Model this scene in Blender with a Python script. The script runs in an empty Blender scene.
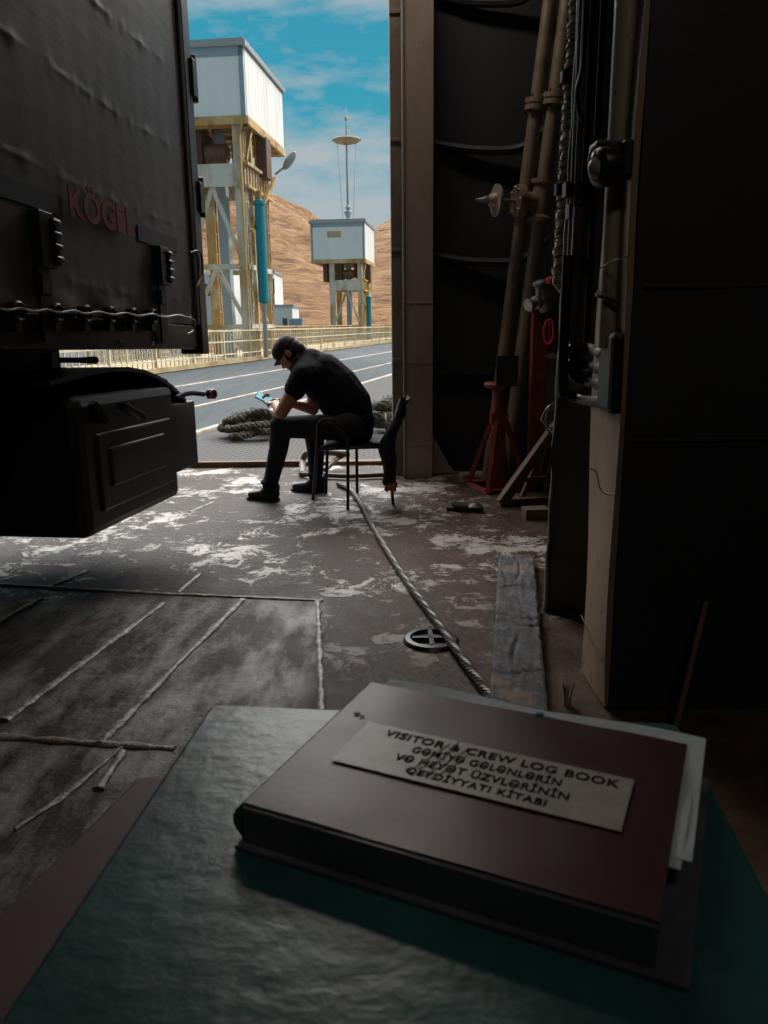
import bpy, bmesh, math, random
from mathutils import Vector, Matrix, Euler
random.seed(7)
C = bpy.context.scene.collection
PI = math.pi

# ------------------------------------------------------------------ camera
F, PX, PY, H = 780.0, 384.0, 512.0, 1.25
PITCH = math.atan((512-325)/F); ROLL = 0.012
fw = Vector((0, math.cos(PITCH), -math.sin(PITCH))); rt0 = Vector((1, 0, 0)); up0 = rt0.cross(fw)
rt = rt0*math.cos(ROLL) - up0*math.sin(ROLL); up = rt0*math.sin(ROLL) + up0*math.cos(ROLL)
cd = bpy.data.cameras.new('camera'); cam = bpy.data.objects.new('camera', cd); C.objects.link(cam)
m = Matrix((rt, up, -fw)).transposed().to_4x4(); m.translation = Vector((0, 0, H)); cam.matrix_world = m
cd.sensor_fit = 'VERTICAL'; cd.sensor_height = 36.0; cd.lens = F/1024*36.0
cd.clip_start = 0.02; cd.clip_end = 2000
cd.dof.use_dof = True; cd.dof.focus_distance = 6.0; cd.dof.aperture_fstop = 11.5
bpy.context.scene.camera = cam

def ray(x, y):
    return fw + rt*((x-PX)/F) + up*(-(y-PY)/F)
def az(x, y, z=0.0):
    d = ray(x, y); return Vector((0, 0, H)) + d*((z-H)/d.z)
def aY(x, y, Y):
    d = ray(x, y); return Vector((0, 0, H)) + d*(Y/d.y)

# ------------------------------------------------------------------ view, world, sun
sc = bpy.context.scene
sc.view_settings.view_transform = 'Standard'; sc.view_settings.look = 'None'
sc.view_settings.exposure = 0.0; sc.view_settings.gamma = 1.0; sc.view_settings.use_curve_mapping = False

SKY_STRENGTH = 0.95
w = bpy.data.worlds.new('sky'); sc.world = w; w.use_nodes = True
nt = w.node_tree; nt.nodes.clear()
def N(nt, t, **k):
    n = nt.nodes.new(t)
    for a, b in k.items(): setattr(n, a, b)
    return n
tc = N(nt, 'ShaderNodeTexCoord'); sep = N(nt, 'ShaderNodeSeparateXYZ'); nt.links.new(tc.outputs['Generated'], sep.inputs[0])
mp = N(nt, 'ShaderNodeMapping'); mp.inputs['Scale'].default_value = (5, 5, 15); mp.inputs['Rotation'].default_value = (0.15, 0.25, 0); mp.inputs['Location'].default_value = (3.1, 0.4, 0.2)
nt.links.new(tc.outputs['Generated'], mp.inputs[0])
no = N(nt, 'ShaderNodeTexNoise'); no.inputs['Scale'].default_value = 1.5; no.inputs['Detail'].default_value = 8; no.inputs['Roughness'].default_value = 0.6
nt.links.new(mp.outputs[0], no.inputs[0])
grad = N(nt, 'ShaderNodeValToRGB'); cr = grad.color_ramp
cr.elements[0].position = 0.0; cr.elements[0].color = (0.42, 0.52, 0.56, 1)
cr.elements[1].position = 0.22; cr.elements[1].color = (0.05, 0.36, 0.50, 1)
e = cr.elements.new(0.33); e.color = (0.045, 0.33, 0.48, 1)
e = cr.elements.new(0.6); e.color = (0.12, 0.26, 0.42, 1)
UNSEEN_SKY_FILL = 12.0   # bright band added to the sky ahead, above the view, to light the interior
nt.links.new(sep.outputs['Z'], grad.inputs[0])
# cloud cover by height: thick low down, open at mid height, broken above
cov = N(nt, 'ShaderNodeValToRGB'); cc = cov.color_ramp
cc.elements[0].position = 0.0; cc.elements[0].color = (0.44, 0.44, 0.44, 1)
cc.elements[1].position = 0.19; cc.elements[1].color = (0.27, 0.27, 0.27, 1)
for p, v in ((0.25, 0.02), (0.30, 0.0), (0.33, 0.12), (0.37, 0.14), (0.6, 0.2)):
    e = cc.elements.new(p); e.color = (max(v, 0), max(v, 0), max(v, 0), 1)
nt.links.new(sep.outputs['Z'], cov.inputs[0])
ad = N(nt, 'ShaderNodeMath', operation='ADD'); nt.links.new(no.outputs['Fac'], ad.inputs[0]); nt.links.new(cov.outputs['Color'], ad.inputs[1])
cl = N(nt, 'ShaderNodeValToRGB'); cl.color_ramp.elements[0].position = 0.52; cl.color_ramp.elements[1].position = 0.80
cl.color_ramp.elements[0].color = (0, 0, 0, 1)
nt.links.new(ad.outputs[0], cl.inputs[0])
mx = N(nt, 'ShaderNodeMixRGB'); mx.inputs[2].default_value = (0.43, 0.50, 0.53, 1)
nt.links.new(cl.outputs[0], mx.inputs[0]); nt.links.new(grad.outputs[0], mx.inputs[1])
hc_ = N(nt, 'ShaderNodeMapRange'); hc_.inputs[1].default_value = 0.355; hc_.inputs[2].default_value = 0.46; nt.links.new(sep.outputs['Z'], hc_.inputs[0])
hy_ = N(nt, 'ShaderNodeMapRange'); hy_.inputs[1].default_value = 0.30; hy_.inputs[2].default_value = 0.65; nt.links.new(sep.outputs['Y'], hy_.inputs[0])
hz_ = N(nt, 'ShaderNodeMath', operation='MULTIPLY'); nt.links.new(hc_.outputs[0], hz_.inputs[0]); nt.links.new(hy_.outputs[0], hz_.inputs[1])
hm = N(nt, 'ShaderNodeMixRGB'); hm.inputs[2].default_value = (UNSEEN_SKY_FILL, UNSEEN_SKY_FILL*.97, UNSEEN_SKY_FILL*.95, 1)
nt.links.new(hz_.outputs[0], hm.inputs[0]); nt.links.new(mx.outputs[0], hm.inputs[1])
bg = N(nt, 'ShaderNodeBackground'); bg.inputs[1].default_value = SKY_STRENGTH
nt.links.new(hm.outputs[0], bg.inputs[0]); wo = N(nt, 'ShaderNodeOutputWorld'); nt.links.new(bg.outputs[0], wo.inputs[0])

sd = bpy.data.lights.new('sun', 'SUN'); sd.energy = 2.7; sd.angle = 0.01; sd.color = (1.0, 0.90, 0.76)
sun = bpy.data.objects.new('sun', sd); C.objects.link(sun)
sun.rotation_euler = (-Vector((0.85, 0.12, 0.75))).to_track_quat('-Z', 'Y').to_euler(); sun.location = (20, 10, 30)
# sky portal filling the open ramp door
pd = bpy.data.lights.new('ramp_door_sky_portal', 'AREA'); pd.shape = 'RECTANGLE'; pd.size = 5.2; pd.size_y = 4.7
pd.cycles.is_portal = True
po = bpy.data.objects.new('ramp_door_sky_portal', pd); C.objects.link(po)
po.location = (-2.55, 7.0, 2.4); po.rotation_euler = (-PI/2, 0, 0)

# added warm fill light, unseen under the deck head ahead of the table
ldt = bpy.data.lights.new('overhead_fill_light', 'AREA'); ldt.shape = 'RECTANGLE'; ldt.size = 1.3; ldt.size_y = 0.25; ldt.energy = 27; ldt.color = (1.0, 0.86, 0.72)
lo_ = bpy.data.objects.new('overhead_fill_light', ldt); C.objects.link(lo_); lo_.location = (-0.2, 5.7, 4.86)
ld2 = ldt.copy(); ld2.energy = 20; ld2.size = 0.9; l2_ = bpy.data.objects.new('rear_fill_light', ld2); C.objects.link(l2_); l2_.location = (0.9, -1.2, 4.86)  # second added fill, unseen behind the camera, for faces turned towards it

# ------------------------------------------------------------------ helpers
class MB:
    def __init__(s): s.bm = bmesh.new()
    def _add(s, verts, faces, smooth=False):
        vs = [s.bm.verts.new(v) for v in verts]
        for f in faces:
            try:
                q = s.bm.faces.new([vs[i] for i in f]); q.smooth = smooth
            except ValueError: pass
    def hexa(s, p):      # 8 points: bottom 4 (ccw), top 4
        s._add(p, [(3,2,1,0),(4,5,6,7),(0,1,5,4),(1,2,6,5),(2,3,7,6),(3,0,4,7)]); return s
    def box(s, c, size, rot=None):
        c = Vector(c); hx, hy, hz = [v/2 for v in size]
        R = rot if rot is not None else Matrix.Identity(3)
        pts = [(-hx,-hy,-hz),(hx,-hy,-hz),(hx,hy,-hz),(-hx,hy,-hz),(-hx,-hy,hz),(hx,-hy,hz),(hx,hy,hz),(-hx,hy,hz)]
        return s.hexa([c + R @ Vector(p) for p in pts])
    def bb(s, x0, x1, y0, y1, z0, z1): return s.box(((x0+x1)/2,(y0+y1)/2,(z0+z1)/2),(abs(x1-x0),abs(y1-y0),abs(z1-z0)))
    def bar(s, a, b, w, h, upv=(0,0,1)):
        a = Vector(a); b = Vector(b); d = (b-a); L = d.length; d.normalize()
        u = Vector(upv)
        if abs(d.dot(u)) > 0.98: u = Vector((0,1,0))
        sd_ = d.cross(u).normalized(); u = sd_.cross(d)
        return s.box((a+b)/2, (L, w, h), Matrix((d, sd_, u)).transposed())
    def tube(s, pts, r, n=10, cap=True, rs=None, closed=False, prof=None):
        pts = [Vector(p) for p in pts]; k = len(pts); ring = []; prev = None
        for i, p in enumerate(pts):
            if closed: t = (pts[(i+1) % k]-pts[i-1])
            else: t = pts[min(i+1, k-1)]-pts[max(i-1, 0)]
            if t.length < 1e-9: t = Vector((0,0,1))
            t.normalize()
            if prev is None:
                u = Vector((0,0,1)) if abs(t.z) < 0.9 else Vector((1,0,0))
                u = (u - t*u.dot(t)).normalized()
            else:
                u = prev - t*prev.dot(t)
                u = u.normalized() if u.length > 1e-6 else t.orthogonal().normalized()
            prev = u; v = t.cross(u); rr = rs[i] if rs else r
            ring.append([p + (u*math.cos(2*PI*j/n)+v*math.sin(2*PI*j/n))*rr for j in range(n)])
        verts = [q for R in ring for q in R]; faces = []
        for i in range(k if closed else k-1):
            a = i*n; b = ((i+1) % k)*n
            for j in range(n): faces.append((a+j, a+(j+1) % n, b+(j+1) % n, b+j))
        vs = [s.bm.verts.new(v) for v in verts]
        for f in faces: q = s.bm.faces.new([vs[i] for i in f]); q.smooth = True
        if cap and not closed:
            s.bm.faces.new([vs[i] for i in range(n)][::-1]); s.bm.faces.new([vs[(k-1)*n+i] for i in range(n)])
        return s
    def cyl(s, a, b, r, n=16, r2=None): return s.tube([a, b], r, n, rs=[r, r if r2 is None else r2])
    def lathe(s, prof, origin=(0,0,0), axis=(0,0,1), n=24, smooth=True):
        ax = Vector(axis).normalized(); u = ax.orthogonal().normalized(); v = ax.cross(u); o = Vector(origin)
        vs = []
        for r, h in prof: vs.append([s.bm.verts.new(o + ax*h + (u*math.cos(2*PI*j/n)+v*math.sin(2*PI*j/n))*max(r, 1e-4)) for j in range(n)])
        for i in range(len(vs)-1):
            for j in range(n):
                q = s.bm.faces.new([vs[i][j], vs[i][(j+1) % n], vs[i+1][(j+1) % n], vs[i+1][j]]); q.smooth = smooth
        s.bm.faces.new(vs[0][::-1]); s.bm.faces.new(vs[-1]); return s
    def ell(s, c, rad, R=None, seg=20, rings=12):
        c = Vector(c); R = R if R is not None else Matrix.Identity(3)
        vs = []; top = s.bm.verts.new(c + R @ Vector((0,0,rad[2]))); bot = s.bm.verts.new(c + R @ Vector((0,0,-rad[2])))
        for i in range(1, rings):
            th = PI*i/rings
            vs.append([s.bm.verts.new(c + R @ Vector((rad[0]*math.sin(th)*math.cos(2*PI*j/seg), rad[1]*math.sin(th)*math.sin(2*PI*j/seg), rad[2]*math.cos(th)))) for j in range(seg)])
        for j in range(seg):
            q = s.bm.faces.new([top, vs[0][j], vs[0][(j+1) % seg]]); q.smooth = True
            q = s.bm.faces.new([bot, vs[-1][(j+1) % seg], vs[-1][j]]); q.smooth = True
            for i in range(len(vs)-1):
                q = s.bm.faces.new([vs[i][j], vs[i+1][j], vs[i+1][(j+1) % seg], vs[i][(j+1) % seg]]); q.smooth = True
        return s
    def caps(s, a, ra, b, rb):   # tapered capsule, for voxel union
        s.ell(a, (ra,)*3, seg=14, rings=8); s.ell(b, (rb,)*3, seg=14, rings=8)
        s.tube([a, b], ra, 14, rs=[ra, rb]); return s
    def prism(s, poly, depthv):  # poly: list of Vector, extruded by vector
        d = Vector(depthv); n = len(poly); poly = [Vector(p) for p in poly]
        a = [s.bm.verts.new(p) for p in poly]; b = [s.bm.verts.new(p+d) for p in poly]
        s.bm.faces.new(a[::-1]); s.bm.faces.new(b)
        for i in range(n): s.bm.faces.new([a[i], a[(i+1) % n], b[(i+1) % n], b[i]])
        return s
    def grid(s, fn, nu, nv, thick=None, smooth=True):
        g = [[s.bm.verts.new(fn(i/nu, j/nv)) for j in range(nv+1)] for i in range(nu+1)]
        for i in range(nu):
            for j in range(nv):
                q = s.bm.faces.new([g[i][j], g[i+1][j], g[i+1][j+1], g[i][j+1]]); q.smooth = smooth
        if thick is not None:
            t = Vector(thick)
            h = [[s.bm.verts.new(g[i][j].co + t) for j in range(nv+1)] for i in range(nu+1)]
            for i in range(nu):
                for j in range(nv):
                    q = s.bm.faces.new([h[i][j], h[i][j+1], h[i+1][j+1], h[i+1][j]]); q.smooth = smooth
            for i in range(nu):
                s.bm.faces.new([g[i][0], h[i][0], h[i+1][0], g[i+1][0]]); s.bm.faces.new([g[i][nv], g[i+1][nv], h[i+1][nv], h[i][nv]])
            for j in range(nv):
                s.bm.faces.new([g[0][j], g[0][j+1], h[0][j+1], h[0][j]]); s.bm.faces.new([g[nu][j], h[nu][j], h[nu][j+1], g[nu][j+1]])
        return s
    def build(s, name, mat, parent=None, bevel=0.0, origin=None, voxel=None, smooth_it=0, subsurf=0):
        bmesh.ops.recalc_face_normals(s.bm, faces=s.bm.faces)
        for e_ in s.bm.edges:
            if len(e_.link_faces) == 2 and e_.calc_face_angle(0) > 0.7: e_.smooth = False
        me = bpy.data.meshes.new(name)
        if origin is not None: bmesh.ops.translate(s.bm, verts=s.bm.verts, vec=-Vector(origin))
        s.bm.to_mesh(me); s.bm.free()
        me.materials.append(mat); o = bpy.data.objects.new(name, me); C.objects.link(o)
        if origin is not None: o.location = origin
        if parent is not None:
            o.parent = parent; o.matrix_parent_inverse = parent_inv(parent)
        if voxel:
            r = o.modifiers.new('r', 'REMESH'); r.mode = 'VOXEL'; r.voxel_size = voxel; r.use_smooth_shade = True
            if smooth_it: q = o.modifiers.new('s', 'SMOOTH'); q.iterations = smooth_it; q.factor = 0.5
            bpy.context.view_layer.update()
            dg = bpy.context.evaluated_depsgraph_get(); me2 = bpy.data.meshes.new_from_object(o.evaluated_get(dg))
            o.modifiers.clear(); o.data = me2
            me2.materials.clear(); me2.materials.append(mat)
        if bevel:
            b = o.modifiers.new('bevel', 'BEVEL'); b.width = bevel; b.segments = 2; b.limit_method = 'ANGLE'; b.angle_limit = 0.6
        if subsurf:
            b = o.modifiers.new('sub', 'SUBSURF'); b.levels = subsurf; b.render_levels = subsurf
        return o
def parent_inv(p):
    M = Matrix.LocRotScale(p.location, p.rotation_euler, p.scale)
    return M.inverted()
def parent_fwd(p): return Matrix.LocRotScale(p.location, p.rotation_euler, p.scale)
def tag(o, label=None, cat=None, group=None, kind=None):
    if label: o['label'] = label
    if cat: o['category'] = cat
    if group: o['group'] = group
    if kind: o['kind'] = kind
    return o
def thing(name, loc, label, cat, group=None):
    o = bpy.data.objects.new(name, None); C.objects.link(o); o.location = loc; o.empty_display_size = 0.1
    return tag(o, label, cat, group)
def struct(o, label=None): o['kind'] = 'structure'; return o
def kids(o): return [c for c in bpy.data.objects if c.parent == o]
def copy_tree(o, parent=None):
    c = o.copy(); C.objects.link(c)
    if parent: c.parent = parent
    for ch in kids(o): copy_tree(ch, c)
    return c
def bez(pts, n=8):   # Catmull-Rom
    P = [Vector(p) for p in pts]; P = [2*P[0]-P[1]] + P + [2*P[-1]-P[-2]]; out = []
    for i in range(1, len(P)-2):
        for k in range(n):
            t = k/n; a, b, c, d = P[i-1], P[i], P[i+1], P[i+2]
            out.append(0.5*((2*b)+(c-a)*t+(2*a-5*b+4*c-d)*t*t+(3*b-a-3*c+d)*t**3))
    out.append(P[-2]); return out

# ------------------------------------------------------------------ materials
def mat(name, col, rough=0.6, metal=0.0, spec=0.5, noise=None, bump=None, emit=None):
    """noise: list of (colour, scale, lo, hi, stretch) layers ; bump: (scale, strength, distance)"""
    M = bpy.data.materials.new(name); M.use_nodes = True; t = M.node_tree; b = t.nodes['Principled BSDF']
    b.inputs['Roughness'].default_value = rough; b.inputs['Metallic'].default_value = metal
    b.inputs['Specular IOR Level'].default_value = spec
    b.inputs['Base Color'].default_value = (*col, 1)
    tcx = N(t, 'ShaderNodeTexCoord'); cur = None
    for L in (noise or []):
        c2, sca, lo, hi = L[:4]; st = L[4] if len(L) > 4 else (1, 1, 1)
        mpn = N(t, 'ShaderNodeMapping'); mpn.inputs['Scale'].default_value = st; mpn.inputs['Location'].default_value = (sca*0.37, 1.3, 0.7*sca)
        t.links.new(tcx.outputs['Object'], mpn.inputs[0])
        nn = N(t, 'ShaderNodeTexNoise'); nn.inputs['Scale'].default_value = sca; nn.inputs['Detail'].default_value = 7; nn.inputs['Roughness'].default_value = 0.62
        t.links.new(mpn.outputs[0], nn.inputs[0])
        rp = N(t, 'ShaderNodeValToRGB'); rp.color_ramp.elements[0].position = lo; rp.color_ramp.elements[1].position = hi
        t.links.new(nn.outputs['Fac'], rp.inputs[0])
        mm = N(t, 'ShaderNodeMixRGB'); mm.inputs[2].default_value = (*c2, 1)
        if cur is None: mm.inputs[1].default_value = (*col, 1)
        else: t.links.new(cur, mm.inputs[1])
        t.links.new(rp.outputs[0], mm.inputs[0]); cur = mm.outputs[0]
    if cur: t.links.new(cur, b.inputs['Base Color'])
    if bump:
        nb = N(t, 'ShaderNodeTexNoise'); nb.inputs['Scale'].default_value = bump[0]; nb.inputs['Detail'].default_value = 5
        t.links.new(tcx.outputs['Object'], nb.inputs[0])
        bn = N(t, 'ShaderNodeBump'); bn.inputs['Strength'].default_value = bump[1]; bn.inputs['Distance'].default_value = bump[2]
        t.links.new(nb.outputs['Fac'], bn.inputs['Height']); t.links.new(bn.outputs[0], b.inputs['Normal'])
    if emit:
        b.inputs['Emission Color'].default_value = (*emit[0], 1); b.inputs['Emission Strength'].default_value = emit[1]
    return M

rust = (0.10, 0.045, 0.02)
M = {}
M['hull'] = mat('worn_hull_paint', (0.055, 0.052, 0.05), 0.55, noise=[((0.035, 0.028, 0.024), 2.0, 0.45, 0.7), (rust, 9, 0.62, 0.75)], bump=(14, 0.3, 0.01))
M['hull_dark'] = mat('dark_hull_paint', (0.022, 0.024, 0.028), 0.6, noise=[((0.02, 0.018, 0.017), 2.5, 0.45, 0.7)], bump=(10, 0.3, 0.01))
M['frame'] = mat('beige_frame_paint', (0.30, 0.245, 0.20), 0.5, noise=[((0.16, 0.12, 0.09), 3.0, 0.45, 0.72, (1, 1, .4)), (rust, 11, 0.64, 0.70)], bump=(18, 0.35, 0.006))
M['frame_dark'] = mat('stained_beige_paint', (0.15, 0.12, 0.095), 0.55, noise=[((0.06, 0.045, 0.035), 3.0, 0.4, 0.7), (rust, 11, 0.60, 0.70)], bump=(18, 0.3, 0.006))
M['post'] = mat('scuffed_beige_post_paint', (0.27, 0.215, 0.18), 0.5, noise=[((0.15, 0.115, 0.09), 2.5, 0.45, 0.75, (1, 1, .4)), (rust, 11, 0.63, 0.70)], bump=(18, 0.3, 0.006))
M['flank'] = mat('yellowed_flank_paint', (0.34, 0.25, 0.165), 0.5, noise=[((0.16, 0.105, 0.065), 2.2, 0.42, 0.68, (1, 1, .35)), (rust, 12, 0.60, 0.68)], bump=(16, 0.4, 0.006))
M['pipe'] = mat('dull_beige_pipe_paint', (0.22, 0.165, 0.115), 0.42, noise=[((0.10, 0.07, 0.05), 5, 0.5, 0.75)], bump=(25, 0.15, 0.004))
M['duct'] = mat('pale_duct_paint', (0.34, 0.29, 0.24), 0.38, noise=[((0.12, 0.09, 0.07), 6, 0.52, 0.7), (rust, 20, 0.66, 0.7)], bump=(20, 0.3, 0.006))
M['wrap'] = mat('cloth_wrapped_insulation', (0.50, 0.42, 0.35), 0.8, noise=[((0.10, 0.07, 0.055), 16, 0.45, 0.62, (1, 1, 2))], bump=(30, 0.8, 0.02))
M['black'] = mat('black_rubber', (0.012, 0.012, 0.013), 0.5)
M['blackmetal'] = mat('dark_greasy_steel', (0.03, 0.028, 0.027), 0.38, 0.4, bump=(40, 0.2, 0.004))
M['plastic'] = mat('black_moulded_plastic', (0.022, 0.021, 0.022), 0.38, bump=(60, 0.05, 0.002))
M['steel'] = mat('bare_steel', (0.35, 0.34, 0.33), 0.35, 0.8, bump=(60, 0.1, 0.002))
M['rustpipe'] = mat('rusted_steel', (0.10, 0.06, 0.04), 0.75, noise=[((0.2, 0.09, 0.04), 10, 0.45, 0.7)], bump=(30, 0.5, 0.006))
M['red'] = mat('dull_red_paint', (0.26, 0.035, 0.030), 0.5, noise=[((0.10, 0.02, 0.018), 8, 0.45, 0.7)], bump=(25, 0.2, 0.004))
M['brightred'] = mat('bright_red_paint', (0.50, 0.03, 0.05), 0.4, noise=[((0.2, 0.02, 0.02), 12, 0.5, 0.7)])
M['redbrown'] = mat('red_oxide_primer', (0.075, 0.032, 0.027), 0.55, noise=[((0.035, 0.018, 0.016), 4, 0.4, 0.7)], bump=(20, 0.2, 0.004))
M['white'] = mat('off_white_panel', (0.78, 0.77, 0.74), 0.6, noise=[((0.62, 0.59, 0.53), 1.2, 0.45, 0.8, (1, 1, .3))])
M['whitegrey'] = mat('pale_blue_grey_panel', (0.74, 0.77, 0.76), 0.6, noise=[((0.62, 0.65, 0.64), 1.0, 0.45, 0.8, (1, 1, .3))])
M['greytrim'] = mat('blue_grey_trim', (0.27, 0.34, 0.38), 0.6)
M['yellow'] = mat('rust_streaked_yellow_paint', (0.52, 0.34, 0.12), 0.6, noise=[((0.22, 0.11, 0.035), 1.6, 0.45, 0.68, (1, 1, .4)), ((0.62, 0.55, 0.40), 0.9, 0.5, 0.7)])
M['whitesteel'] = mat('weathered_white_steel', (0.58, 0.57, 0.51), 0.6, noise=[((0.40, 0.27, 0.12), 1.3, 0.45, 0.62, (1, 1, .4)), ((0.25, 0.12, 0.05), 4, 0.62, 0.72)])
M['teal'] = mat('teal_cylinder_paint', (0.0, 0.19, 0.26), 0.45)
M['fence'] = mat('cream_fence_paint', (0.66, 0.60, 0.44), 0.6, noise=[((0.45, 0.33, 0.14), 1.0, 0.5, 0.7)])
M['kerb'] = mat('ochre_kerb', (0.46, 0.36, 0.20), 0.8, noise=[((0.25, 0.17, 0.08), 1.5, 0.45, 0.7)])
M['build'] = mat('white_rendered_wall', (0.66, 0.66, 0.64), 0.8)
M['glass'] = mat('dark_window_glass', (0.05, 0.07, 0.09), 0.15)
M['shirt'] = mat('black_tshirt_cloth', (0.006, 0.007, 0.009), 0.9, spec=.2, bump=(14, 0.5, 0.02))
M['trouser'] = mat('charcoal_trouser_cloth', (0.022, 0.021, 0.023), 0.9, spec=.2, bump=(16, 0.6, 0.02))
M['skin'] = mat('tanned_skin', (0.36, 0.165, 0.10), 0.5)
M['hair'] = mat('black_hair', (0.012, 0.010, 0.010), 0.6, bump=(200, 0.4, 0.003))
M['cap'] = mat('black_cap_cloth', (0.012, 0.012, 0.014), 0.8)
M['shoe'] = mat('black_shoe_leather', (0.010, 0.010, 0.011), 0.45)
M['screen'] = mat('lit_phone_screen', (0.1, 0.25, 0.3), 0.15, emit=((0.30, 0.68, 0.80), 0.75))
M['rope'] = mat('frayed_grey_rope', (0.12, 0.10, 0.078), 0.9, noise=[((0.06, 0.05, 0.04), 14, 0.4, 0.65)], bump=(90, 1.0, 0.02))
M['wire'] = mat('greasy_wire_rope', (0.12, 0.105, 0.09), 0.45, 0.3, noise=[((0.04, 0.035, 0.03), 20, 0.4, 0.7)])
M['orange'] = mat('orange_cloth', (0.45, 0.14, 0.05), 0.8)
M['jacket'] = mat('black_jacket_cloth', (0.012, 0.012, 0.015), 0.85, bump=(20, 0.6, 0.02))
M['silver'] = mat('silver_edge_strip', (0.34, 0.34, 0.34), 0.4, 0.3)
M['band'] = mat('grey_curtain_stripe', (0.028, 0.030, 0.036), 0.5)
M['letters'] = mat('dark_red_lettering', (0.22, 0.018, 0.026), 0.55)
M['cover'] = mat('maroon_book_cloth', (0.048, 0.010, 0.018), 0.36, spec=.4, noise=[((0.035, 0.012, 0.017), 30, 0.45, 0.7)], bump=(160, 0.15, 0.001))
M['spine'] = mat('blue_black_book_spine', (0.04, 0.047, 0.06), 0.34, noise=[((0.09, 0.10, 0.115), 9, 0.4, 0.7)], bump=(60, 0.25, 0.002))
M['pages'] = mat('blue_white_paper', (0.42, 0.50, 0.54), 0.7, noise=[((0.30, 0.37, 0.40), 18, 0.45, 0.7)], bump=(40, 0.4, 0.003))
M['pageedge'] = mat('grey_page_block', (0.14, 0.16, 0.18), 0.8)
M['label'] = mat('grey_taped_label', (0.36, 0.34, 0.32), 0.38, noise=[((0.27, 0.25, 0.235), 30, 0.4, 0.7)], bump=(30, 0.15, 0.001))
M['ink'] = mat('dark_printed_ink', (0.012, 0.012, 0.018), 0.95, spec=0.05)
M['bluetack'] = mat('blue_scrap', (0.0, 0.20, 0.30), 0.5)
M['amber'] = mat('amber_marker_lamp', (0.6, 0.10, 0.02), 0.3)

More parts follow.
